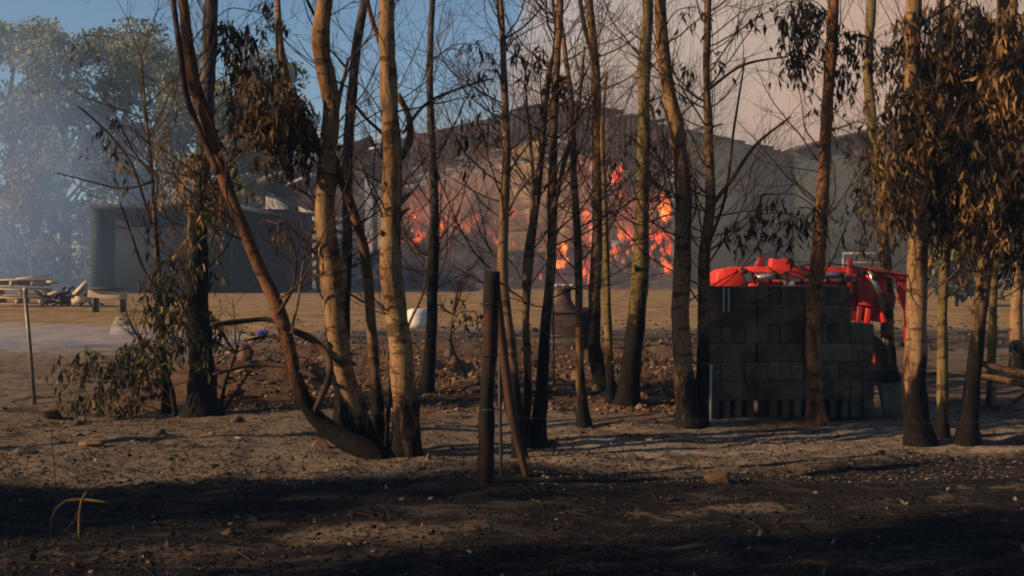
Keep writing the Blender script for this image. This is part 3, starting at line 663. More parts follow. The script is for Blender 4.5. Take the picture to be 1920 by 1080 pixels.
TREES = {}
def dense(x0, x1, y0, y1, n, tone, seed):
    r_ = np.random.default_rng(seed)
    return [(r_.uniform(x0, x1), r_.uniform(y0, y1), r_.uniform(18, 38), r_.uniform(20, 36), int(r_.uniform(60, 120)), float(np.clip(r_.normal(tone, .16), .05, .85))) for _ in range(n)]
def tree(key, pts, kind, label, char=1.0, bare=8, limbs=(), sprays=(), crown=True, twig_len=(.7, 1.5), seed=None, cat="tree", name="burnt_tree", top=7.5, lowbare=0.35, leafy=0.0):
    """pts: (px, py, width px) from the base up, traced at the tree's own distance"""
    seed = seed or (abs(hash(key)) % 9999 if False else sum(ord(c) * (i + 3) for i, c in enumerate(key)))
    r_ = np.random.default_rng(seed)
    bx, d, bz = on_ground(pts[0][0], pts[0][1]); s = d / F
    P = []; ny = r_.uniform(-.05, .05)
    for k, (px, py, w) in enumerate(pts):
        P.append((X(px, d), d + ny * k + r_.normal(0, .03), Z(py, d), w * s / 2 * .93))
    P[0] = (P[0][0], d, bz - 0.06, P[0][3] * 1.12)
    if pts[-1][1] <= 5 and crown:      # carry the stem on above the picture
        a, b = np.array(P[-2]), np.array(P[-1]); dirn = (b - a)[:3]; dirn /= np.linalg.norm(dirn)
        z = b[2]; q = b.copy()
        while z < top:
            st = 0.6; dirn = dirn + r_.normal(0, .05, 3); dirn /= np.linalg.norm(dirn)
            q = np.array([*(q[:3] + dirn * st), max(q[3] * .86, .008)]); P.append(tuple(q)); z = q[2]
    S = smooth_path(P); S[:, 3] = np.maximum(S[:, 3], .004)
    S[:, 3] *= 1 + .38 * np.exp(-np.maximum(S[:, 2] - bz, 0) / .11)
    cs = 1 - sm(bz + .02 + .25 * char, bz + .35 + 1.5 * char, S[:, 2]); cs = cs * min(1, char + .35) + .10 + .06 * char + (.32 if char >= 1.2 else 0)
    t = thing(name, (bx, d, bz), label, cat, "burnt trees in the near stand"); org = (bx, d, bz)
    mb = MB(); mb.tube(S[:, :3], S[:, 3], 14, a=cs, wob=.13); 
    for k in range(int(r_.integers(3, 7)) if S[0, 3] > .05 else 1):     # broken branch stubs and knots
        i = int(r_.integers(len(S) // 8, max(len(S) // 8 + 1, int(len(S) * .6)))); a = r_.uniform(0, 6.28); rr_k = S[i, 3]
        dv = np.array([math.cos(a), math.sin(a), r_.uniform(.2, .8)]); q = S[i, :3] + dv * rr_k * .5
        mb.tube([q, q + dv * rr_k * .7, q + dv * (rr_k * .8 + r_.uniform(.005, .045))], [rr_k * .42, rr_k * .20, rr_k * .12], 7, a=.3)
    mb.build("trunk", BARK[kind], t, org, smooth=True)
    for lp in limbs:
        LP = [(X(px, d), d + .12 * math.sin(k * 1.3) * (k > 0), Z(py, d), w * s / 2) for k, (px, py, w) in enumerate(lp)]
        LS = smooth_path(LP); mb = MB(); mb.tube(LS[:, :3], LS[:, 3], 9, a=np.full(len(LS), .12 if char < 1.5 else .7), wob=.12); mb.build("limb", BARK[kind] if max(q[2] for q in lp) > (14.5 if kind == 'red' else 9.5) else TWIG, t, org, smooth=True)
    tw = MB(); tips = []
    zmin = bz + .9; 
    for k in range(int(bare * 1.7)):
        zz = r_.uniform(1.9, 4.4) if r_.random() > lowbare else r_.uniform(1.2, 2.4)
        i = int(np.argmin(abs(S[:, 2] - zz))); a = r_.uniform(0, 6.28)
        dv = np.array([math.cos(a), math.sin(a) * .6, r_.uniform(.2, .9)])
        grow(tw, S[i, :3], dv, r_.uniform(*twig_len), r_.uniform(.006, .011), 2, r_, tips)
    lf = MB(); nl = 0
    for (px, py, rx, ry, n, tone) in sprays:
        dd = d + r_.uniform(-.35, .35); c = np.array([X(px, dd), dd, Z(py, dd)]); sx, sz = rx * dd / F, ry * dd / F
        i = int(np.argmin(np.abs(S[:, 2] - (c[2] - .15)) + 0.3 * np.hypot(S[:, 0] - c[0], S[:, 1] - c[1]))); p0 = S[i, :3]
        mid = (p0 + c) / 2 + np.array([0, 0, .12]); tw.tube(smooth_path([(*p0, .011), (*mid, .008), (*(c + np.array([0, 0, sz * .5])), .004)])[:, :3], .006, 5, caps=False)
        n = int(n * (1.15 if px > 1640 else .95)); k2 = max(4, n // 10)
        for q in range(k2):
            qq = r_.uniform(-1, 1, 3); cc = c + qq * np.array([sx, max(sx, sz) * .8, sz]) * 1.15; cc[2] += sz * .15
            tw.tube([c + np.array([0, 0, sz * .5]), (c + cc) / 2 + np.array([0, 0, .05]), cc], [.004, .003, .002], 3, caps=False)
            m = max(4, int(n / k2 * r_.uniform(.3, 1.5))); dr = r_.uniform(.12, .38); lean = r_.normal(0, .12, 2)
            hh = r_.random(m); Q = cc + np.stack([r_.normal(0, .022, m) + lean[0] * hh, r_.normal(0, .03, m) + lean[1] * hh, -hh * dr + .04], 1)
            tw.tube([cc, cc + np.array([lean[0] * .5, lean[1] * .5, -dr * .5]), cc + np.array([lean[0], lean[1], -dr])], [.002, .0016, .001], 3, caps=False)
            lf.leaves(Q, .115, tone + r_.normal(0, .14), .12, 1.5, .12); nl += m
    if crown and pts[-1][1] <= 5:
        for k in range(5):
            i = int(r_.integers(int(len(S) * .7), len(S))); a = r_.uniform(0, 6.28)
            grow(tw, S[i, :3], (math.cos(a), math.sin(a), .6), r_.uniform(.9, 1.6), .012, 1, r_, tips)
        if leafy:
            for q in range(int(60 * leafy)):
                p, _ = tips[int(r_.integers(len(tips)))]
                if p[2] < 4.3: continue
                lf.leaves(p + r_.normal(0, .12, (10, 3)), .12, .3, .15, 1.0, .18); nl += 10
    if tw.n: tw.build("twig_crown", TWIG, t, org)
    if nl: lf.build("foliage", LEAF if bx < -1.2 else LEAFB, t, org)
    return t

tree('a', [(376, 778, 54), (378, 690, 50), (376, 600, 46), (374, 450, 42), (384, 300, 34), (394, 150, 30), (402, 0, 28)], 'grey',
     "thick dark trunk wrapped in green leaves, left of the curved tree", char=1.6, bare=12,
     sprays=[(350, 520, 42, 30, 240, .32), (335, 570, 55, 40, 420, .30), (345, 625, 55, 40, 360, .28), (310, 540, 35, 30, 150, .3), (375, 420, 24, 50, 200, .6), (395, 360, 34, 40, 240, .72), (365, 320, 24, 26, 120, .75), (425, 330, 20, 30, 90, .6), (350, 300, 26, 16, 70, .8),
             (325, 352, 15, 16, 50, .85), (312, 245, 8, 8, 14, 1.0), (410, 400, 22, 55, 170, .50), (445, 290, 30, 18, 70, .15), (470, 30, 50, 20, 110, .12)])
tree('b', [(712, 856, 34), (680, 842, 38), (640, 822, 36), (598, 792, 34), (562, 735, 30), (540, 655, 28), (522, 590, 30), (490, 520, 28), (452, 430, 26), (415, 340, 26), (384, 240, 26), (352, 130, 25), (335, 0, 20)], 'red',
     "curved reddish trunk that sweeps up to the left from a bent base", char=.55, bare=9,
     limbs=[[(545, 618, 13), (585, 640, 14), (612, 668, 14), (618, 710, 13), (604, 745, 12), (590, 772, 10)], [(535, 615, 10), (500, 600, 9), (450, 603, 10), (400, 608, 9)],
            [(400, 702, 6), (470, 686, 8), (540, 690, 8), (600, 708, 7)], [(408, 325, 13), (372, 250, 12), (350, 190, 12), (342, 100, 12), (322, -60, 9)], [(545, 640, 8), (500, 632, 7), (455, 640, 4)],
            [(520, 590, 8), (545, 540, 6), (552, 480, 4), (540, 420, 3)]],
     sprays=[(455, 95, 36, 38, 220, .12), (480, 150, 45, 40, 420, .42), (505, 190, 48, 40, 460, .48), (530, 235, 42, 40, 400, .42), (560, 270, 28, 30, 200, .22), (470, 200, 30, 35, 190, .45), (500, 250, 24, 36, 150, .4), (560, 210, 20, 30, 90, .5), (520, 425, 18, 10, 26, .45), (420, 60, 22, 22, 60, .1)])
tree('c', [(682, 845, 60), (668, 780, 54), (644, 690, 47), (632, 600, 44), (623, 500, 44), (616, 400, 42), (622, 300, 38), (629, 200, 34), (612, 100, 36), (618, 45, 32), (626, 0, 27)], 'tan',
     "thick pale tan trunk leaning left, left one of the two pale trunks", char=.32, bare=9,
     limbs=[[(628, 345, 20), (602, 288, 22), (572, 238, 24), (545, 178, 20), (530, 100, 17), (518, -30, 9)], [(612, 60, 8), (590, 30, 7), (565, -20, 5)]])
tree('d', [(640, 796, 27), (642, 690, 26), (646, 560, 24), (650, 430, 22), (652, 280, 22), (661, 150, 20), (674, 40, 18), (681, 0, 16)], 'grey', "slim dark grey trunk behind the left pale trunk", char=1.3, bare=6)
tree('e', [(712, 842, 24), (710, 770, 25), (702, 680, 22), (697, 590, 21), (686, 480, 21), (668, 400, 20), (645, 335, 18), (632, 290, 14), (640, 200, 9), (660, 120, 6)], 'brown', "slender brown stem crossing between the two pale trunks", char=.5, bare=5)
tree('f', [(756, 852, 54), (763, 770, 52), (757, 690, 49), (746, 600, 46), (736, 500, 44), (738, 400, 42), (741, 300, 40), (736, 200, 34), (733, 100, 32), (733, 0, 28)], 'tan',
     "thick pale orange trunk, right one of the two pale trunks", char=.38, bare=12,
     limbs=[[(752, 296, 13), (766, 262, 14), (767, 222, 12), (748, 180, 11)], [(735, 130, 10), (712, 80, 11), (695, 30, 9), (685, -20, 8)], [(755, 250, 6), (800, 190, 6), (850, 168, 5), (920, 150, 4)], [(750, 285, 7), (730, 262, 7), (680, 215, 6), (655, 180, 4)]])
tree('g', [(797, 757, 26), (807, 660, 24), (812, 540, 22), (816, 410, 21), (812, 300, 17), (807, 150, 14), (813, 0, 12)], 'grey', "slim straight blue grey trunk right of the pale pair", char=1.5, bare=16,
     sprays=[(900, 90, 26, 14, 40, .08), (880, 105, 20, 14, 26, .08)])
tree('h', [(722, 856, 8), (728, 770, 9), (736, 700, 9), (745, 655, 6), (742, 600, 4)], 'brown', "thin burnt sapling between the two pale trunks", char=.9, bare=3, twig_len=(.2, .5), name="sapling", cat="sapling", lowbare=1)
tree('i', [(975, 858, 22), (968, 770, 26), (957, 650, 24), (943, 530, 22), (945, 400, 22), (950, 300, 18), (945, 150, 14), (938, 0, 12)], 'brown', "brown trunk right behind the wooden fence post", char=.7, bare=16,
     sprays=[(915, 140, 16, 16, 36, .08), (885, 245, 16, 16, 34, .1), (900, 262, 10, 18, 26, .55), (925, 215, 10, 12, 20, .08), (965, 80, 12, 10, 18, .1)])
tree('j', [(985, 838, 15), (990, 700, 16), (986, 600, 16), (993, 470, 22), (1007, 375, 16), (1020, 240, 13), (1030, 130, 11), (1046, 70, 9), (1040, 0, 7)], 'brown', "narrow forked brown stem, first right of the leaning pole", char=.6, bare=16,
     limbs=[[(995, 460, 12), (1000, 330, 8), (992, 240, 6), (985, 160, 4)]], sprays=[(1035, 145, 22, 12, 50, .06), (1005, 105, 22, 12, 40, .06), (1060, 150, 14, 10, 26, .06)])
tree('k', [(1003, 838, 34), (1015, 745, 27), (1022, 620, 22), (1034, 490, 20), (1036, 400, 22), (1038, 280, 18), (1046, 93, 14), (1052, 0, 13)], 'brown', "brown trunk with a black burnt base beside the stone oven", char=1.1, bare=15, limbs=[[(1036, 400, 10), (1060, 300, 9), (1085, 200, 7), (1095, 90, 5)]])
tree('l', [(1096, 800, 23), (1088, 700, 18), (1085, 570, 16), (1082, 450, 17), (1076, 330, 14), (1071, 200, 12), (1058, 100, 10), (1045, 0, 8)], 'brown', "slim upright brown trunk in front of the oven's right side", char=.35, bare=14)
tree('m', [(1137, 748, 36), (1119, 680, 29), (1115, 560, 26), (1121, 430, 23), (1120, 300, 22), (1118, 150, 20), (1106, 0, 16)], 'brown', "brown trunk whose base flares right beside the mossy trunk", char=.9, bare=16,
     limbs=[[(1117, 120, 9), (1100, 60, 9), (1085, -20, 8)]], sprays=[(1180, 262, 30, 10, 36, .06), (1165, 310, 24, 14, 36, .06)])
tree('n', [(1146, 742, 16), (1141, 620, 16), (1138, 500, 14), (1135, 350, 11), (1131, 240, 8), (1140, 130, 5)], 'green', "very thin greenish stem between the flared trunk and the mossy trunk", char=.4, bare=6)
tree('o', [(1175, 745, 38), (1189, 640, 38), (1200, 540, 37), (1205, 450, 32), (1208, 350, 28), (1210, 250, 26), (1212, 130, 25), (1219, 0, 23)], 'green', "leaning yellow green mossy trunk with a black base", char=1.05, bare=15,
     sprays=[(1225, 190, 16, 20, 60, .1), (1240, 275, 24, 26, 60, .08), (1200, 325, 28, 14, 40, .06), (1222, 280, 20, 16, 40, .06)])
tree('p', [(1294, 797, 44), (1285, 700, 40), (1278, 600, 38), (1282, 480, 36), (1285, 350, 35), (1275, 250, 32), (1262, 180, 30), (1250, 100, 27), (1245, 0, 24)], 'tan', "thick bent tan trunk left of the concrete block stack", char=.4, bare=14,
     sprays=[(1262, 130, 22, 16, 60, .12), (1300, 20, 20, 14, 30, .08)])
tree('q', [(1312, 792, 24), (1318, 690, 26), (1320, 580, 24), (1318, 480, 24), (1330, 390, 22), (1328, 280, 18), (1322, 150, 15), (1325, 0, 14)], 'brown', "brown trunk touching the left edge of the block stack", char=.85, bare=26, twig_len=(.9, 2.0),
     limbs=[[(1335, 385, 9), (1372, 340, 8), (1420, 270, 6), (1480, 220, 4)], [(1328, 460, 6), (1360, 380, 6), (1378, 240, 5), (1395, 110, 3)], [(1325, 170, 6), (1400, 118, 5), (1480, 104, 3)]],
     sprays=[(1345, 108, 14, 6, 16, .06), (1385, 445, 24, 22, 44, .2)])
tree('r', [(1531, 800, 32), (1528, 700, 28), (1527, 600, 30), (1533, 480, 30), (1548, 330, 26), (1553, 200, 24), (1560, 100, 24), (1566, 0, 22)], 'orange', "orange brown trunk standing in front of the concrete block stack", char=.06, bare=10,
     sprays=[(1500, 30, 34, 28, 260, .10), (1490, 75, 26, 30, 200, .08), (1530, 90, 28, 40, 200, .08), (1585, 80, 26, 36, 180, .1), (1590, 150, 22, 24, 110, .12), (1500, 120, 18, 24, 70, .08), (1445, 375, 34, 22, 90, .22), (1460, 430, 36, 24, 100, .18), (1420, 410, 20, 20, 60, .2), (1500, 400, 26, 22, 70, .16), (1560, 400, 24, 22, 60, .15), (1480, 10, 30, 14, 90, .08)])
tree('s', [(1670, 716, 30), (1666, 640, 27), (1661, 500, 24), (1654, 400, 22), (1641, 270, 22), (1631, 150, 20), (1636, 0, 18)], 'green', "greenish trunk standing right in front of the red loader's end", char=.5, bare=10,
     sprays=[(1640, 90, 24, 26, 120, .12), (1600, 240, 22, 24, 80, .12), (1625, 270, 26, 28, 130, .25), (1640, 350, 30, 26, 110, .3), (1620, 330, 20, 22, 60, .2), (1600, 385, 26, 18, 60, .15), (1620, 430, 26, 24, 70, .2), (1660, 450, 30, 24, 90, .3)])
tree('t', [(1727, 832, 46), (1713, 745, 48), (1714, 640, 44), (1718, 500, 41), (1715, 400, 38), (1712, 300, 34), (1705, 150, 32), (1700, 0, 30)], 'tan', "thickest pale trunk on the right with a blackened foot", char=.62, bare=10, limbs=[[(1722, 490, 20), (1740, 420, 18), (1748, 330, 14), (1752, 200, 11), (1760, -10, 9)]],
     sprays=[(1700, 60, 34, 34, 150, .15), (1740, 130, 30, 34, 170, .5), (1695, 200, 34, 34, 160, .3), (1735, 240, 30, 34, 190, .6), (1690, 300, 34, 30, 150, .35), (1760, 330, 30, 34, 200, .6), (1700, 130, 26, 28, 90, .15), (1670, 350, 26, 26, 110, .4), (1735, 400, 26, 28, 110, .45)] + dense(1670, 1790, 20, 430, 18, .48, 1))
tree('u', [(1767, 822, 22), (1768, 700, 22), (1770, 560, 20), (1773, 430, 19), (1768, 350, 15), (1776, 200, 12), (1790, 0, 10)], 'green', "slim straight green tinged trunk between the two black footed trunks", char=.3, bare=8,
     sprays=[(1780, 60, 36, 40, 230, .22), (1800, 150, 36, 40, 300, .55), (1790, 230, 36, 36, 300, .62), (1810, 310, 36, 36, 280, .55), (1780, 400, 30, 34, 170, .5)] + dense(1740, 1850, 20, 420, 22, .56, 2))
tree('v', [(1812, 832, 38), (1827, 720, 31), (1836, 600, 30), (1848, 480, 30), (1859, 350, 28), (1874, 200, 25), (1884, 60, 22), (1889, 0, 20)], 'brown', "brown trunk leaning right with a blackened foot near the right edge", char=.95, bare=10,
     sprays=[(1840, 50, 36, 40, 240, .4), (1860, 140, 36, 40, 320, .66), (1850, 230, 36, 40, 330, .6), (1880, 300, 40, 40, 330, .4), (1850, 380, 40, 40, 300, .22), (1900, 60, 30, 40, 240, .6), (1905, 180, 30, 40, 260, .68), (1910, 390, 30, 50, 300, .12), (1900, 260, 34, 34, 240, .6), (1830, 450, 34, 30, 130, .4), (1905, 470, 26, 40, 140, .15)] + dense(1800, 1930, 20, 460, 30, .54, 3))
tree('w', [(1857, 762, 13), (1859, 660, 18), (1862, 560, 16), (1868, 430, 13), (1862, 300, 10), (1870, 150, 8), (1865, 0, 6)], 'green', "thin mossy stem just behind the leaning trunk near the right edge", char=.2, bare=5)
tree('x', [(1909, 700, 30), (1907, 620, 26), (1912, 500, 24), (1916, 300, 20), (1905, 100, 18), (1910, 0, 16)], 'tan', "pale trunk cut by the right edge of the picture", char=.3, bare=6,
     sprays=[(1890, 100, 40, 40, 260, .5), (1870, 350, 40, 40, 240, .3), (1905, 430, 30, 40, 200, .15), (1820, 200, 34, 40, 230, .45), (1780, 300, 34, 40, 200, .4)] + dense(1720, 1930, 10, 300, 24, .50, 4))
tree('y', [(313, 772, 15), (303, 640, 14), (292, 500, 12), (285, 400, 9), (276, 300, 7), (262, 180, 5), (255, 100, 4)], 'brown', "thin dark stem left of the leaf wrapped trunk, with hanging leaf bunches", char=1.2, bare=12, twig_len=(.6, 1.5),
     limbs=[[(300, 560, 6), (262, 500, 6), (240, 430, 5), (228, 380, 3)], [(285, 420, 6), (225, 280, 5), (175, 225, 4), (150, 200, 3)], [(290, 340, 5), (225, 352, 4), (160, 338, 3), (110, 325, 2)]],
     sprays=[(205, 245, 14, 20, 40, .2), (218, 300, 14, 30, 60, .35), (190, 250, 9, 14, 20, .15), (158, 75, 8, 18, 20, .05), (288, 395, 12, 22, 26, .1), (300, 440, 14, 18, 22, .1)])
tree('z', [(330, 775, 8), (322, 720, 8), (300, 670, 7), (270, 640, 5)], 'brown', "low leafy shrub drooping over the ash left of the dark trunk", char=.8, bare=3, twig_len=(.3, .6), name="leafy_shrub", cat="shrub", lowbare=1,
     sprays=[(280, 650, 46, 26, 260, .27), (235, 670, 44, 30, 260, .3), (190, 680, 34, 26, 160, .32), (135, 700, 20, 26, 60, .5), (125, 690, 12, 12, 24, .75), (155, 730, 20, 30, 80, .25), (215, 740, 30, 30, 150, .4), (240, 775, 18, 30, 80, .2), (195, 720, 22, 30, 90, .4), (260, 720, 24, 26, 90, .25), (300, 700, 26, 30, 120, .22)])
tree('aa', [(412, 778, 7), (418, 735, 7), (430, 700, 5), (445, 660, 4)], 'brown', "small bare sapling with three stems beside the dark trunk", char=.8, bare=5, twig_len=(.3, .7), name="sapling", cat="sapling", lowbare=1,
     limbs=[[(416, 775, 7), (440, 735, 6), (462, 705, 4)], [(408, 776, 6), (400, 730, 5), (405, 690, 3)]])
tree('bb', [(880, 745, 7), (865, 690, 6), (845, 640, 5), (850, 590, 3)], 'brown', "bare scorched bush right of the grey trunk with a few curled leaves", char=.5, bare=6, twig_len=(.4, .8), name="scorched_bush", cat="bush", lowbare=1,
     sprays=[(885, 590, 20, 12, 30, .15), (870, 570, 16, 8, 16, .1), (910, 610, 14, 10, 16, .2)])
tree('cc', [(735, 690, 6), (770, 600, 6), (795, 540, 5), (800, 480, 3)], 'brown', "twiggy bare bush tangled in front of the white tank", char=.2, bare=14, twig_len=(.5, 1.1), name="bare_bush", cat="bush", lowbare=1)
tree('dd', [(560, 740, 6), (545, 650, 6), (560, 560, 5), (575, 470, 4), (600, 400, 3)], 'brown', "bare twiggy bush between the curved trunk and the left pale trunk", char=.6, bare=14, twig_len=(.5, 1.2), name="bare_bush", cat="bush", lowbare=1)
tree('ee', [(730, 700, 5), (850, 660, 5), (1000, 560, 4)], 'brown', "thin twiggy branch thicket in front of the barn's fire", char=.3, bare=0, name="bare_bush", cat="bush") if False else None

# trees that stand outside the picture on the left and throw the long shade over the foreground
def shade_tree(u, v, z0, z1, wv, n, label, seed):
    co, si = math.cos(R(PHI)), math.sin(R(PHI)); x, y = u * co - v * si, u * si + v * co
    r_ = np.random.default_rng(seed); t = thing("eucalyptus_tree", (x, y, 0), label, "tree", "shade trees left of the camera")
    tr = MB(); tr.tube([(x + r_.normal(0, .05), y + r_.normal(0, .05), q) for q in np.linspace(-.1, z1, 9)], np.linspace(.16, .04, 9), 9, a=0.5); tr.build("trunk", BARK['tan'], t, (x, y, 0), smooth=True)
    lf = MB()
    for k in range(n):
        q = r_.uniform(-1, 1); a = r_.uniform(-1, 1); zc = r_.uniform(z0, z1)
        c = np.array([x - si * q * wv + co * a * 1.0, y + co * q * wv + si * a * 1.0, zc])
        lf.leaves(c + r_.normal(0, .20, (34, 3)), .16, .4, .15, .8, .24)
    lf.build("crown", LEAF, t, (x, y, 0))
shade_tree(-11.0, 6.0, 1.2, 7.6, 1.55, 400, "leafy gum tree outside the frame, nearest the camera on the left", 71)
shade_tree(-12.0, 10.0, 2.0, 6.6, 0.8, 170, "leafy gum tree outside the frame, second along the left", 72)
shade_tree(-7.0, 13.35, 6.3, 8.2, 0.75, 120, "high crowned gum tree outside the frame, farthest along the left", 73)
shade_tree(-9.0, 3.2, 1.0, 7.0, 1.6, 300, "leafy gum tree just behind the camera on the left", 74)

# ------------------------------------------------------------------ fence posts and wire
wood = simple("weathered_post", (0.05, 0.022, 0.014), (0.015, 0.008, 0.006), scale=9, bumps=.8, bd=.01, stretch=(1, 1, .15), dark=(0.012, 0.01, 0.009))
redwood = simple("red_brown_pole", (0.095, 0.045, 0.03), (0.03, 0.015, 0.011), scale=9, bumps=.8, bd=.01, stretch=(1, 1, .15))
def split_post():
    x, d, z = on_ground(908, 908); s = d / F
    t = thing("fence_post", (x, d, z), "square dark wooden fence post standing in front of the trees", "fence post")
    mb = MB(); h = Z(496, d) - z
    pts = [(x + .06 * q / h + .004 * math.sin(q * 7), d, z - .05 + q) for q in np.linspace(0, h, 22)]
    n = 8
    mb.tube(pts, .056 + .010 * np.sin(np.linspace(0, 9, 22)) * .5, n, wob=.16); mb.build("post", wood, t, (x, d, z))
    mb = MB()
    for zz in (.55, .95, 1.32): mb.tube([(x + .04 + .071 * math.cos(q), d + .071 * math.sin(q), z + zz + .004 * math.sin(3 * q)) for q in np.linspace(0, 6.28, 14)], .004, 4)
    mb.build("wire_loop", steel, t, (x, d, z))
    return x, d, z
fx, fd, fz = split_post()
def pole(pts, label, mat, name, cat, n=7, wob=.15):
    x, d, z = on_ground(pts[0][0], pts[0][1]); s = d / F
    P = [(X(a, d), d + .03 * k, Z(b, d) - (.05 if k == 0 else 0), w * s / 2) for k, (a, b, w) in enumerate(pts)]
    S = smooth_path(P); mb = MB(); mb.tube(S[:, :3], S[:, 3], n, wob=wob)
    return tag(mb.build(name, mat, None, (x, d, z), smooth=n > 7), label, cat)
pole([(990, 895, 12), (968, 815, 16), (947, 700, 22), (935, 600, 22), (930, 525, 14)], "split reddish pole leaning against the wooden fence post", redwood, "leaning_pole", "pole")
pole([(940, 893, 6), (938, 780, 7), (936, 650, 6)], "thin dark iron rod between the fence post and the leaning pole", steel, "iron_rod", "rod")
galv = simple("galvanised_metal", (0.17, 0.145, 0.12), scale=12, rough=.5, metal=.3)
def metal_post():
    x, d, z = on_ground(66, 758); x1 = X(46, d); zt = Z(543, d)
    t = thing("metal_post", (x, d, z), "tall thin grey metal stake at the left edge", "metal post")
    mb = MB(); mb.tube([(x, d, z - .1), ((x + x1) / 2, d, (z + zt) / 2), (x1, d, zt)], .024, 10); mb.build("stake", galv, t, (x, d, z))
    mb = MB()
    mb.lathe((x1 + .01, d, zt), [(0.0, -.02), (.03, -.02), (.03, .02), (0.0, .03)], 10); mb.build("cap", tarp, t, (x, d, z))
metal_post()
def wires():
    d = 10.9; t = thing("wire_fence", (fx, d, fz), "sagging rusty barbed wire strands stretched past the fence post", "fence")
    for k, py in enumerate((582, 690, 790)):
        mb = MB(); z0 = Z(py, d); xs = np.linspace(-7.5, 7.5, 90)
        P = [(x_, d + .16 * math.sin(x_ * .4), z0 + .03 * math.sin(x_ * .9 + k) + .006 * math.sin(x_ * 40)) for x_ in xs]
        mb.tube(P, .0014, 3, caps=False)
        for x_, y_, z_ in P[::4]: mb.tube([(x_ - .006, y_, z_ - .012), (x_, y_, z_), (x_ + .007, y_, z_ + .013)], .0012, 3, caps=False)
        mb.build("strand", simple("rusty_wire", (.07, .04, .03), scale=20), t, (fx, d, fz))
    for px in (-2, 2): pass
wires()

# ------------------------------------------------------------------ concrete block stack
conc = simple("concrete_block", (0.155, 0.12, 0.08), (0.085, 0.068, 0.047), scale=9, bumps=.6, bd=.008, dark=(0.055, 0.043, 0.028))
def vary(m, lo=.6, hi=1.25):
    n, l = m.node_tree.nodes, m.node_tree.links; b = n["Principled BSDF"]; src = b.inputs["Base Color"].links[0].from_socket
    oi = n.new("ShaderNodeObjectInfo"); mr = n.new("ShaderNodeMapRange"); mr.inputs[3].default_value = lo; mr.inputs[4].default_value = hi; l.new(oi.outputs["Random"], mr.inputs[0])
    v = n.new("ShaderNodeVectorMath"); v.operation = 'SCALE'; l.new(src, v.inputs[0]); l.new(mr.outputs[0], v.inputs["Scale"]); l.new(v.outputs[0], b.inputs["Base Color"])
vary(conc)
def blocks():
    rz = R(7); x0, d0, z0 = on_ground(1330, 789); d0 = 15.0; x0 = X(1330, d0); z0 = float(g(x0, d0)) - .01
    co, si = math.cos(rz), math.sin(rz); s = d0 / F; cw = 92 * s; rh = 35.7 * s
    long_b = MB(); long_b.box((0, 0, rh / 2), (cw - .013, .125, rh - .006)); lm = long_b.build("concrete_block", conc, bevel=.003)
    end_b = MB(); end_b.box((0, 0, rh / 2), (cw / 4 - .008, cw - .02, rh - .005)); em = end_b.build("concrete_block", conc, bevel=.003)
    slot_b = MB(); slot_b.box((0, 0, rh / 2), (cw / 4 * .55, cw - .02, rh - .005)); sm_ = slot_b.build("concrete_block", conc, bevel=.003)
    used = set(); rows = ["bottom", "second", "third", "fourth", "fifth", "sixth", "top"]; cols = ["left", "second", "third", "right"]
    grp = "grey concrete blocks in the stack"
    def place(m, u, v, z, a, label):
        o = m if m.name not in used else m.copy()
        if m.name in used: COL.objects.link(o)
        used.add(m.name)
        o.location = (x0 + u * co - v * si, d0 + u * si + v * co, z); o.rotation_euler = (0, 0, rz + a); tag(o, label, "concrete block", grp)
    r_ = np.random.default_rng(3)
    for r in range(7):
        z = z0 + r * rh
        ncol = 4 if r < 5 else 3
        for c in range(ncol):
            w = 1.0 if c < 3 else .5
            uc = (c + .5) * cw if c < 3 else 3 * cw + .25 * cw
            dz = r_.normal(0, .003); 
            if r % 2 == 0 or c == 3:      # end-on blocks
                k4 = 4 if c < 3 else 2
                for k in range(k4):
                    if r == 0 and c == 1 and k == 0: continue
                    u = c * cw + (k + .5) * cw / 4
                    place(sm_ if r == 0 and c < 3 else em, u, cw / 2 + r_.normal(0, .008), z, R(r_.normal(0, .5)), "grey block set end-on in the %s row, %s column, %s of its %s" % (rows[r], cols[c], ("first", "second", "third", "fourth")[k], "four" if k4 == 4 else "two"))
            else:
                for k in ((0, 3) if not (c == 0) else (0, 1, 2, 3)):
                    u = uc if c < 3 else 3 * cw + cw * .22
                    if c == 3 and k not in (0, 3): continue
                    place(lm, (c + .5) * cw + r_.normal(0, .004) - (0 if c < 3 else .12), .0625 + k * cw / 4 + r_.normal(0, .004), z, R(r_.normal(0, .3)),
                          "long grey block laid flat in the %s row, %s column, %s from the front" % (rows[r], cols[c], ("first", "second", "third", "fourth")[k]))
    # white strapping and a leaning slab on the right
    x, d, z = on_ground(1668, 782); o = MB(); o.box((0, 0, .2), (.40, .06, .40), rot=None)
    ob = o.build("concrete_slab", conc, bevel=.006); ob.location = (x + .12, d, z - .02); ob.rotation_euler = (R(-8), R(-6), R(20)); tag(ob, "small concrete slab standing on the ash right of the block stack", "slab")
    for k, px in enumerate((1357, 1367)):
        xx = X(px, d0 - .06); m = MB(); m.box((0, 0, 0), (.018, .01, .26)); ob = m.build("white_lath", tarp)
        ob.location = (xx, d0 - .05 + (px - 1330) * s * si - .02, Z(563, d0)); tag(ob, "thin white lath hung on the top block row, %s of two" % ("left", "right")[k], "lath", "white laths on the block stack")
    m = MB(); m.beam((X(1332, 14.8), 14.78, Z(790, 14.8)), (X(1336, 14.8), 14.9, Z(684, 14.8)), .02, .03); tag(m.build("white_lath", tarp), "pale lath leaning upright against the stack's left edge", "lath")
blocks()

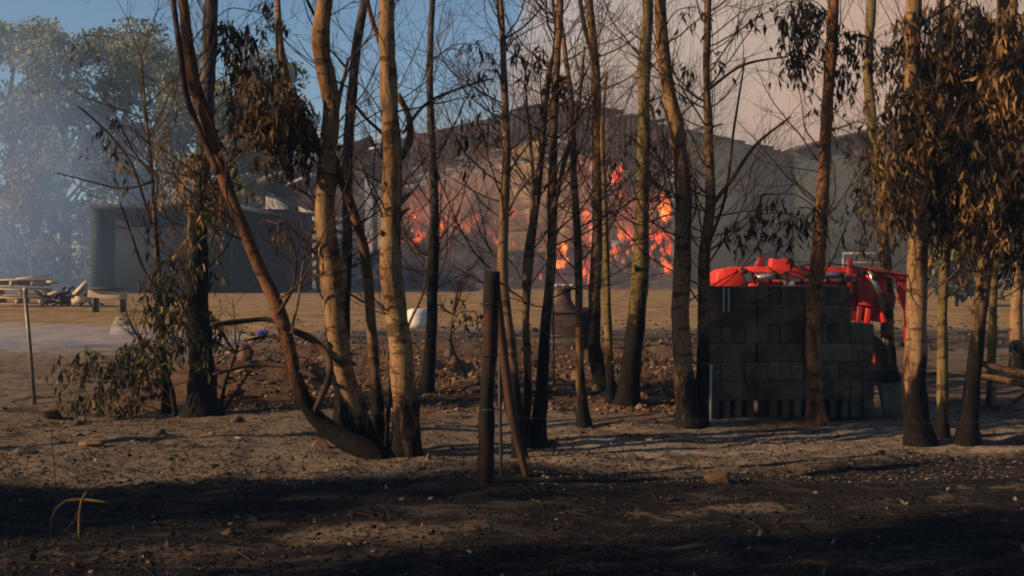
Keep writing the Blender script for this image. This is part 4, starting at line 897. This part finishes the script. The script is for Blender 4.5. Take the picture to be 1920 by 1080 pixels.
# ------------------------------------------------------------------ red loader
def red_paint():
    m, n, l, b = new_mat("red_paint")
    t = noise(n, l, 5, 6, pos(n, l)); r = ramp(n, [(0.38, (0.46, 0.020, 0.010)), (0.6, (0.74, 0.045, 0.020))]); l.new(t.outputs[0], r.inputs[0])
    t2 = noise(n, l, 22, 6, pos(n, l)); r2 = ramp(n, [(0.62, (0, 0, 0)), (0.72, (1, 1, 1))]); l.new(t2.outputs[0], r2.inputs[0])
    c = mix(n, l, math_(n, l, 'MULTIPLY', r2.outputs[0], .7), r.outputs[0], (0.16, 0.04, 0.03))
    l.new(c, b.inputs["Base Color"]); b.inputs["Roughness"].default_value = .5; bump(n, l, t.outputs[0], .2, .01, b); return m
red = red_paint(); dred = simple("dark_red_paint", (0.30, 0.018, 0.014), (0.16, 0.012, 0.01), scale=5, rough=.5)
chrome = simple("cylinder_rod", (0.55, 0.52, 0.48), scale=8, rough=.3, metal=.6); rubber = simple("black_rubber", (0.018, 0.017, 0.016), scale=14)
def loader():
    d = 19.5; org = (X(1520, d), d, 0)
    t = thing("red_loader", org, "bright red farm loader with folded arms standing behind the concrete blocks", "loader")
    def p(px, py, dy=0): return np.array([X(px, d), d + dy, Z(py, d)])
    s = d / F
    # rounded bucket at the left end
    mb = MB(); prof = [(1338, 510), (1350, 502), (1376, 503), (1388, 514), (1388, 530), (1378, 542), (1346, 541), (1336, 528)]
    n = len(prof); V = [p(a, b, -.35) for a, b in prof] + [p(a + 6, b + 3, .75) for a, b in prof]
    mb.add(V, [[i, (i + 1) % n, n + (i + 1) % n, n + i] for i in range(n)]); mb.f.append(np.array([list(range(n))[::-1]])); mb.f.append(np.array([list(range(n, 2 * n))]))
    mb.build("bucket", red, t, org, bevel=.02)
    def prism(name, prof, y0, y1, mat=red, bev=.012):
        mb = MB(); n = len(prof); V = [p(a, b, y0) for a, b in prof] + [p(a, b, y1) for a, b in prof]
        mb.add(V, [[i, n + i, n + (i + 1) % n, (i + 1) % n] for i in range(n)]); mb.f.append(np.array([list(range(n))])); mb.f.append(np.array([list(range(n, 2 * n))[::-1]]))
        return mb.build(name, mat, t, org, bevel=bev)
    for y0 in (-.45, .55):
        prism("lift_arm", [(1376, 501), (1480, 499), (1600, 501), (1644, 505), (1690, 516), (1691, 528), (1640, 517), (1600, 512), (1500, 510), (1376, 511)], y0, y0 + .12)
        prism("lower_beam", [(1395, 531), (1440, 527), (1500, 528), (1590, 526), (1592, 548), (1395, 548)], y0 + .02, y0 + .10)
        for a in (1398, 1428, 1486, 1534, 1562): prism('strut', [(a, 509), (a + 5, 509), (a + 9, 530), (a + 3, 530)], y0 - .03, y0 + .03, dred, .004)
    prism("bracket", [(1432, 500), (1434, 484), (1446, 488), (1462, 484), (1480, 498), (1500, 512), (1490, 524), (1462, 512), (1446, 520)], -.52, -.30)
    prism("bracket", [(1424, 500), (1430, 482), (1440, 481), (1442, 500)], .3, .5, dred)
    mb = MB(); mb.box(p(1577, 516, -.5), (10 * s, .09, 66 * s)); mb.build("upright_post", dred, t, org, bevel=.008)
    mb = MB(); mb.box(p(1588, 530, -.2), (6 * s, .08, 42 * s)); mb.build("upright_post", dred, t, org)
    # cylinders
    for a, b, r1 in (((1402, 520), (1440, 516), .035), ((1500, 516), (1560, 514), .035), ((1610, 508), (1632, 552), .03)):
        mb = MB(); mb.tube([p(*a, -.55), p(*b, -.55)], r1, 10); mb.build("hydraulic_cylinder", chrome, t, org, smooth=True)
    mb = MB(); mb.tube([p(1632, 552, -.55), p(1650, 592, -.5)], .06, 10); mb.build("ram_sleeve", rubber, t, org, smooth=True)
    prism("tank_box", [(1456, 528), (1474, 524), (1476, 536), (1456, 538)], -.56, -.48, chrome, .005)
    # hood panels and right arm
    prism("hood_panel", [(1594, 512), (1606, 514), (1620, 526), (1630, 548), (1626, 574), (1600, 570)], -.38, -.20)
    prism("hood_panel", [(1626, 512), (1650, 512), (1654, 560), (1652, 602), (1644, 604), (1638, 570), (1630, 540)], -.30, .4)
    prism("hood_panel", [(1612, 500), (1650, 507), (1650, 514), (1610, 508)], -.5, .5, dred)
    prism("support_leg", [(1598, 572), (1610, 574), (1604, 608), (1596, 608)], -.3, -.18, dred); prism("support_leg", [(1614, 572), (1624, 566), (1622, 608), (1610, 608)], -.3, -.18, red)
    prism("rear_arm", [(1668, 514), (1684, 512), (1692, 540), (1692, 640), (1684, 640), (1682, 580), (1672, 560)], -.40, -.28); prism("rear_arm", [(1660, 500), (1674, 500), (1690, 560), (1682, 600)], .25, .38, dred)
    mb = MB(); q = [p(1440, 520, -.5), p(1470, 508, -.6), p(1500, 520, -.6), p(1530, 512, -.6)]
    mb.tube(smooth_path([(*a, .01) for a in q])[:, :3], .012, 5); mb.tube([p(1380, 512, -.5), p(1386, 530, -.6), p(1384, 545, -.55)], .012, 5)
    mb.tube([p(1428, 500, -.5), p(1448, 520, -.6), p(1450, 545, -.55)], .012, 5); mb.build("hose", rubber, t, org)
    for px, py, rr in ((1384, 508, 5), (1402, 520, 4), (1440, 516, 5), (1470, 492, 4), (1500, 512, 5), (1560, 514, 4), (1600, 512, 5), (1632, 552, 5), (1620, 520, 6), (1684, 520, 5), (1688, 600, 4)):
        mb = MB(); mb.lathe(p(px, py, -.52), [(0, -.07), (rr * s, -.07), (rr * s, .05), (0, .05)], 12, axis='y'); mb.build("pivot_pin", rubber, t, org)
    for a, b, c_, e_ in ((1505, 500, 16, 8), (1538, 503, 10, 10), (1450, 504, 14, 9)):
        mb = MB(); mb.box(p(a, b, -.3), (c_ * s, .22, e_ * s), rz=.2); mb.build("valve_block", rubber, t, org, bevel=.008)
    for a in (1410, 1470, 1520, 1560, 1590): mb = MB(); mb.box(p(a, 536, -.47), (2.2 * s, .05, 24 * s)); mb.build("stiffener", dred, t, org)
    prism("step_plate", [(1400, 519), (1590, 519), (1590, 522), (1400, 523)], -.58, -.40, steel, .002)
    # chassis and wheels, mostly hidden behind the blocks
    prism("chassis", [(1420, 548), (1640, 548), (1650, 600), (1420, 600)], -.25, .35, dred)
    for px, rr in ((1470, .42), (1596, .36)):
        for dy in (-.55, .65):
            mb = MB(); c = (X(px, d), d + dy, rr); mb.lathe(c, [(rr * .5, -.11), (rr * .92, -.12), (rr, -.07), (rr, .07), (rr * .92, .12), (rr * .5, .11)], 26, axis='y'); w = mb.build("wheel", rubber, t, org, smooth=True)
            mb = MB(); mb.lathe(c, [(.0, -.05), (rr * .2, -.06), (rr * .45, -.09), (rr * .5, -.10), (rr * .5, .10), (.0, .09)], 20, axis='y'); rm = mb.build("rim", dred, w, org, smooth=True)
loader()

# ------------------------------------------------------------------ stone oven, tank, left clutter
ovenm = simple("sooty_brick", (0.085, 0.052, 0.036), (0.03, 0.02, 0.016), scale=7, bumps=.8, bd=.02)
def oven():
    d = 25.5; x = X(1058, d); s = d / F; z = float(g(x, d)); org = (x, d, z)
    t = thing("garden_oven", org, "brown masonry garden oven with a necked chimney between the thin trunks", "oven")
    w = 56 * s; zt = Z(586, d) - z
    mb = MB(); mb.box((x, d, z + zt / 2), (w, .6, zt)); 
    for k in range(int(zt / .12)): mb.box((x, d, z + .06 + k * .12), (w + .012, .612, .012))
    mb.build("body", ovenm, t, org, bevel=.01)
    mb = MB(); mb.box((x, d, z + zt + .02), (w + .05, .66, .04)); mb.build("slab", ovenm, t, org, bevel=.006)
    mb = MB(); r1, r2 = 28 * s, 12.5 * s
    mb.lathe((x, d, z + zt + .04), [(r1 * .95, 0), (r1 * .85, .04), (r1 * .65, .10), (r2 * 1.12, .18), (r2, .24), (r2, .36), (r2 * 1.35, .38), (r2 * 1.35, .42), (r2 * .8, .425), (r2 * .7, .2)], 20)
    mb.build("chimney", ovenm, t, org, smooth=False)
    mb = MB(); gx0 = X(1032, d - .45); gx1 = X(1078, d - .45)
    for q in np.linspace(gx0, gx1, 13): mb.tube([(q, d - .42, z + .05), (q, d - .42, Z(632, d))], .006, 4)
    for zz in (.06, .17, .28): mb.tube([(gx0, d - .42, z + zz), (gx1, d - .42, z + zz)], .007, 4)
    mb.build("grate", galv, t, org)
    mb = MB(); mb.box((X(1094, d), d + .1, z + (Z(577, d) - z) / 2), (20 * s, .5, Z(577, d) - z)); mb.build("side_bunker", rubber, t, org, bevel=.01)
    mb = MB(); mb.tube([(X(1104, d), d - .1, Z(577, d)), (X(1104, d), d - .1, Z(571, d))], .02, 8); mb.build("pin", galv, t, org)
    # stones lying on top of the chimney
    mb = MB()
    for k in range(5): blob(mb, (x + (k - 2) * .07, d + .03 * (k % 2), z + zt + .49), (.045, .04, .025), 80 + k, 1, .3)
    tag(mb.build("loose_rubble", simple("pale_stone", (.45, .38, .3), scale=8)), "small pale stones lying on the oven's chimney rim", "stones", None, "stuff")
    x2, d2, z2 = on_ground(1050, 700)
    pole([(1039, 745, 5), (1038, 650, 5), (1037, 562, 5)], "thin dark stake rising in front of the garden oven", steel, "stake", "stake", n=5)
oven()
rockm = [simple("rock_brown", (0.12, 0.068, 0.04), (0.035, 0.022, 0.015), scale=6, bumps=1, bd=.03), simple("rock_grey", (0.11, 0.09, 0.075), (0.035, 0.03, 0.026), scale=6, bumps=1, bd=.03),
         simple("rock_tan", (0.19, 0.115, 0.068), (0.07, 0.042, 0.026), scale=6, bumps=1, bd=.03)]
whitem = simple("off_white_plastic", (0.62, 0.60, 0.52), (0.48, 0.46, 0.40), scale=4, rough=.5)
def tank():
    x, d, z = on_ground(783, 614); s = d / F; t = thing("white_tank", (x, d, z), "small off-white round tank on the dark ash right of the pale trunks", "tank")
    r = 21 * s; mb = MB(); mb.lathe((x, d, z), [(0, 0), (r, 0), (r * 1.04, .1), (r * 1.02, .36), (r * .9, .44), (r * .6, .48), (0, .49)], 24); mb.build("shell", whitem, t, (x, d, z), smooth=True)
    mb = MB()
    for zz in (.12, .24, .35): mb.lathe((x, d, z), [(r * 1.03, zz - .012), (r * 1.07, zz), (r * 1.03, zz + .012)], 24)
    mb.build("hoop", whitem, t, (x, d, z)); mb = MB(); mb.lathe((x, d, z), [(0, .53), (.07, .53), (.07, .48)], 12); mb.build("lid", galv, t, (x, d, z))
tank()
plankm = simple("pale_timber", (0.50, 0.40, 0.26), (0.30, 0.22, 0.13), scale=5, bumps=.4, stretch=(.3, 1, 1))
plinthm = simple('plinth_concrete', (.36, .31, .24), (.2, .17, .13), scale=5)
def pallets():
    d = 52.0; s = d / F
    src = None
    for k, (px, py, an) in enumerate(((42, 562, 0.0), (44, 546, .02), (38, 529, -.03))):
        loc = (X(px, d), d, Z(py + 7, d))
        lb = "pale wooden pallet %s in the stack at the left edge" % ("lying lowest", "in the middle", "on top")[k]
        if src is None:
            src = thing("wooden_pallet", loc, lb, "pallet", "pallets at the left edge")
            mb = MB()
            for q in range(5): mb.box((0, -.55 + q * .275, .22), (1.9, .17, .035))
            mb.build("deck", plankm, src)
            for q in (-.85, 0, .85): mb = MB(); mb.box((q, 0, .11), (.12, 1.2, .17)); mb.build("bearer", plankm, src)
            mb = MB()
            for q in (-.5, 0, .5): mb.box((0, q, .01), (1.9, .14, .025))
            mb.build("base_board", plankm, src)
        else: copy_thing(src, loc, lb, rz=an * 8)
    for k, (a, b, lb) in enumerate((((30, 523), (93, 517), "thin plank lying across the top of the pallets"), ((138, 552), (163, 527), "plank leaning up to the right beside the pallets"),
                                    ((146, 560), (160, 536), "shorter plank leaning beside the longer leaning plank"), ((92, 552), (115, 545), "short plank poking out right of the pallets"), ((92, 528), (106, 531), "stub of pale timber right of the top pallet"), ((135, 566), (172, 559), "flat pale board lying in front of the leaning planks"))):
        p, q = np.array(P3(*a, d - .8)), np.array(P3(*b, d - .5)); mb = MB(); mb.beam(p, q, .3, .07 if k < 5 else .2); tag(mb.build("plank", plankm), lb, "plank", "planks beside the pallets")
    mb = MB(); r_ = np.random.default_rng(2)
    for k in range(60):
        p = np.array([X(r_.uniform(85, 172), d), d + r_.uniform(-.3, 1.5), r_.uniform(.05, .5)]); mb.beam(p, p + r_.normal(0, .35, 3) * np.array([1, 1, .5]), .08, .05)
    tag(mb.build("debris", simple("dark_debris", (.06, .055, .07), scale=3)), "dark scorched debris heaped between the pallets and the slab table", "debris", None, "stuff")
    d = 46.0; org = (X(205, d), d, 0)
    t = thing("slab_table", org, "pale trough table on dark legs right of the planks", "table")
    mb = MB(); mb.beam(P3(172, 549, d), P3(232, 554, d), .9, .26); mb.build("table_top", plankm, t, org, bevel=.01)
    mb = MB(); mb.beam(P3(172, 540, d), P3(236, 541, d), 1.2, .04); mb.build("cover_sheet", steel, t, org)
    for px in (176, 228): mb = MB(); mb.box((X(px, d), d + .2, .3), (.08, .5, .62)); mb.build("leg", steel, t, org)
    x, d, z = on_ground(232, 628); t = thing("concrete_plinth", (x, d, z), "broken pale concrete plinth right of the trough table", "plinth"); s = d / F
    mb = MB(); mb.box((x, d, z + .10), (40 * s, .4, .22)); mb.box((x - .06, d, z + .27), (24 * s, .35, .12)); mb.build("base", plinthm, t, (x, d, z), bevel=.02)
    mb = MB(); blob(mb, (x - .1, d, z + .36), (.09, .08, .05), 4, 1, .4); mb.build("broken_top", plinthm, t, (x, d, z))
pallets()

# ------------------------------------------------------------------ rocks
def make_rock(px, py, w, h, label, mat, seed, group=None, name="rock", dd=None):
    x, d, z = on_ground(px, py); s = d / F; mb = MB(); rx, rz_ = w * s / 2, h * s
    blob(mb, (0, 0, 0), (rx, rx * .8, rz_ * .75), seed, 1, .32, 1.5)
    v = mb.v[0]; a = (v / np.array([rx, rx * .8, rz_ * .75]))
    for q in np.random.default_rng(seed).normal(0, 1, (9, 3)):       # flat broken faces
        q /= np.linalg.norm(q); t_ = a @ q; k = t_ > .55; a[k] -= np.outer(t_[k] - .55, q)
    mb.v[0] = a * np.array([rx, rx * .8, rz_ * .75])
    o = mb.build(name, mat, None, smooth=False); o.location = (x, d, z + rz_ * .08); return tag(o, label, "rock", group)
for k, (px, py, w, h, lb, m) in enumerate((
    (92, 790, 50, 28, "rounded brown rock with a dark underside at the foot of the metal stake", 0), (498, 668, 66, 36, "large grey boulder behind the curved trunk", 1),
    (640, 668, 60, 26, "grey boulder just behind the left pale trunk", 1), (445, 792, 34, 22, "dark pointed rock right of the three stemmed sapling", 0), (175, 835, 60, 18, "flat reddish rock on the ash in the left foreground", 2),
    (605, 838, 40, 22, "pale rounded rock under the curved trunk's bend", 2), (842, 668, 22, 28, "small upright dark stone right of the grey trunk", 1), (1058, 752, 40, 24, "angular tan rock right of the black based trunk", 2),
    (1042, 830, 34, 16, "low dark rock on the ash right of the leaning pole", 0), (1186, 862, 24, 16, "small pointed grey rock alone on the ash", 1), (803, 862, 18, 18, "small pale upright stone right of the pale pair's feet", 2),
    (1350, 905, 70, 40, "broad brown clod of earth in the shade below the block stack", 0), (430, 1000, 34, 16, "smooth brown stone in the shaded foreground", 0), (460, 735, 34, 36, "dark square lump of rock left of the curved trunk", 0), (760, 812, 40, 24, "low brown rock between the pale trunk and the fence post", 0),
    (300, 815, 40, 14, "low grey stone on the ash below the leafy shrub", 1), (50, 850, 50, 16, "half buried dark stone by the left edge", 1))):
    make_rock(px, py, w, h, lb, rockm[m], 200 + k)
r_ = np.random.default_rng(12)
for k in range(190):
    if k < 130: px, py = r_.uniform(620, 1290), r_.uniform(655, 762)
    elif k < 160: px, py = r_.uniform(380, 640), r_.uniform(660, 770)
    else: px, py = r_.uniform(0, 720), r_.uniform(760, 855)
    w = min(10 * r_.lognormal(0, .6), 46) * (1.15 if k < 130 else .8)
    grp = ("rubble between the trees" if k < 130 else "stones on the red earth" if k < 160 else "stones in the left foreground ash")
    lb = ("jagged brown rock in the rubble heap between the trees" if k < 130 else "brown stone on the red earth left of the pale trunks" if k < 160 else "small scorched stone in the ash of the left foreground")
    make_rock(px, py, w, w * r_.uniform(.4, .7), lb, rockm[int(r_.integers(3)) if k < 160 else int(r_.integers(2))], 300 + k, grp)

# gravelly rubble, ash clods and burnt litter (uncountable)
def scatter(name, label, n, region, size, mats, seed, flat=.5, kind='clod'):
    r_ = np.random.default_rng(seed); mb = MB()
    px = r_.uniform(region[0], region[2], n); py = region[1] + (region[3] - region[1]) * r_.random(n)
    d = F * H / (py - HY); x = (px - 960) * d / F; z = g(x, d)
    if kind == 'clod':
        base = np.array([[1, 0, 0], [-1, 0, 0], [0, 1, 0], [0, -1, 0], [0, 0, 1], [0, 0, -1.0]]); F8 = np.array([[0, 2, 4], [2, 1, 4], [1, 3, 4], [3, 0, 4], [2, 0, 5], [1, 2, 5], [3, 1, 5], [0, 3, 5]])
        sz = size * r_.lognormal(0, .5, n); v = base[None] * (1 + r_.normal(0, .25, (n, 6, 3))) * sz[:, None, None] * np.array([1, 1, flat])
        a = r_.uniform(0, 6.28, n); c, s_ = np.cos(a)[:, None], np.sin(a)[:, None]
        v = np.stack([v[..., 0] * c - v[..., 1] * s_, v[..., 0] * s_ + v[..., 1] * c, v[..., 2]], -1) + np.stack([x, d, z + sz * flat * .3], -1)[:, None]
        mb.add(v.reshape(-1, 3), (np.arange(n)[:, None, None] * 6 + F8[None]).reshape(-1, 3), np.repeat(r_.random(n), 6))
    elif kind == 'stick':
        for i in range(n):
            a = r_.uniform(0, 3.14); L = size * r_.uniform(.4, 1.6); p = np.array([x[i], d[i], z[i] + .008]); q = np.array([math.cos(a), math.sin(a), r_.uniform(-.05, .25)]) * L
            mb.tube([p, p + q * .5 + r_.normal(0, L * .06, 3), p + q], [.004, .003, .002], 3, a=r_.random(), caps=False)
    else:
        N0 = len(x); P = np.stack([x, d, z + .012], -1); mb.leaves(P, size, .85, .25, .0, .28)
    return tag(mb.build(name, mats), label, None, None, "stuff")
litm, n, l, b = new_mat("ash_litter"); rr_ = ramp(n, [(0, (.02, .018, .016)), (.55, (.07, .055, .045)), (.82, (.12, .09, .065)), (1, (.20, .16, .12))]); l.new(attr(n), rr_.inputs[0]); l.new(rr_.outputs[0], b.inputs["Base Color"]); b.inputs["Roughness"].default_value = .95; b.inputs["Specular IOR Level"].default_value = .08
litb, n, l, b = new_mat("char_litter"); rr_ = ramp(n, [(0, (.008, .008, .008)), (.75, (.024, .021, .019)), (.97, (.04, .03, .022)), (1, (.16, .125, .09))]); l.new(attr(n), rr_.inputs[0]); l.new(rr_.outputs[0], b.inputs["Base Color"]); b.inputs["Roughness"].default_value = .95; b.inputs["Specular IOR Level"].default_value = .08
litr, n, l, b = new_mat("rubble_litter"); rr_ = ramp(n, [(0, (.03, .018, .012)), (.6, (.10, .058, .034)), (1, (.26, .165, .10))]); l.new(attr(n), rr_.inputs[0]); l.new(rr_.outputs[0], b.inputs["Base Color"]); b.inputs["Roughness"].default_value = .95; b.inputs["Specular IOR Level"].default_value = .08
scatter("ash_clods", "fine ash and scorched soil crumbs on the lit ground", 26000, (-300, 765, 2200, 905), .008, litm, 1, .4)
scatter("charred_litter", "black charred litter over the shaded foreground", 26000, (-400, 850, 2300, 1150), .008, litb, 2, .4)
scatter("rubble_gravel", "brown gravel and broken stone strewn between the trees", 9000, (380, 640, 1320, 775), .018, litr, 3, .7)
scatter("burnt_sticks", "burnt twigs scattered on the ground", 900, (-200, 700, 2150, 1120), .16, TWIG, 4, kind='stick')
scatter("fallen_leaves", "curled dry leaves scattered on the black ground", 650, (-300, 790, 2200, 1120), .045, litb, 5, kind='leaf')
scatter("yard_rubble", "pale stones and straw tufts along the edge of the yard", 1500, (300, 600, 2000, 655), .03, litm, 6, .6)

# ------------------------------------------------------------------ small things
def stick(pts, label, mat, name, cat, dd=None, group=None):
    x, d, z = on_ground(pts[0][0], pts[0][1]) if dd is None else (X(pts[0][0], dd), dd, Z(pts[0][1], dd)); s = d / F
    S = smooth_path([(X(a, d), d + .04 * math.sin(k), Z(b, d), w * s / 2) for k, (a, b, w) in enumerate(pts)]); mb = MB(); mb.tube(S[:, :3], S[:, 3], 6, a=.1, wob=.1)
    return tag(mb.build(name, mat, None, (x, d, z)), label, cat, group)
straw = simple("dry_stalk", (0.17, 0.095, 0.035), (0.08, 0.045, 0.018), scale=20)
stick([(95, 1000, 4), (98, 960, 4), (118, 942, 5), (150, 937, 6), (185, 938, 4), (212, 942, 3)], "bent dry stalk arching low over the left foreground", straw, "dry_stalk", "stalk")
stick([(148, 1010, 4), (146, 965, 5), (150, 940, 5), (162, 922, 4)], "upright dry stalk crossing the bent one", straw, "dry_stalk", "stalk")
stick([(118, 1000, 3), (138, 975, 3), (145, 950, 3)], "short dry stalk under the bent one", straw, "dry_stalk", "stalk")
stick([(104, 915, 3), (96, 860, 3), (92, 800, 2)], "thin reddish dry stem standing in the ash below the metal stake", straw, "dry_grass_stalk", "stalk")
stick([(1862, 770, 10), (1868, 700, 8)], "short pale stub standing by the mossy stem at right", BARK['tan'], "stump", "stump")
pb = BARK['tan']
stick([(1815, 672, 7), (1850, 684, 12), (1925, 704, 15), (1990, 725, 18)], "upper pale broken branch jutting in from the right edge", pb, "fallen_branch", "branch", 13.2)
stick([(1822, 708, 9), (1845, 708, 12), (1925, 722, 13), (1990, 735, 14)], "lower pale broken branch jutting in from the right edge", pb, "fallen_branch", "branch", 13.4)
stick([(1868, 778, 4), (1890, 765, 6), (1930, 735, 8), (1980, 700, 8)], "thin branch slanting up at the right edge near the ground", BARK['brown'], "fallen_branch", "branch", 14.5)
stick([(480, 790, 5), (530, 788, 6), (570, 789, 5)], "short dark burnt stick lying on the red earth", BARK['grey'], "burnt_stick", "stick")
m_ = MB(); x, d, z = on_ground(448, 826); m_.tube([(x - .04, d, z + .03), (x + .05, d - .05, z + .02)], .012, 8); tag(m_.build("metal_tube", galv), "shiny short metal tube lying in the left foreground ash", "tube")
bluem = simple("blue_plastic", (0.04, 0.07, 0.42), scale=6); m_ = MB(); x, d, z = on_ground(500, 628)
for k in range(2): blob(m_, (x + .09 * k - .15, d + .05 * (k % 2), z + .05), (.1, .08, .06), 90 + k, 1, .5)
tag(m_.build("plastic_sheet", bluem), "crumpled blue plastic sheet on the ash behind the curved trunk", "plastic sheet")
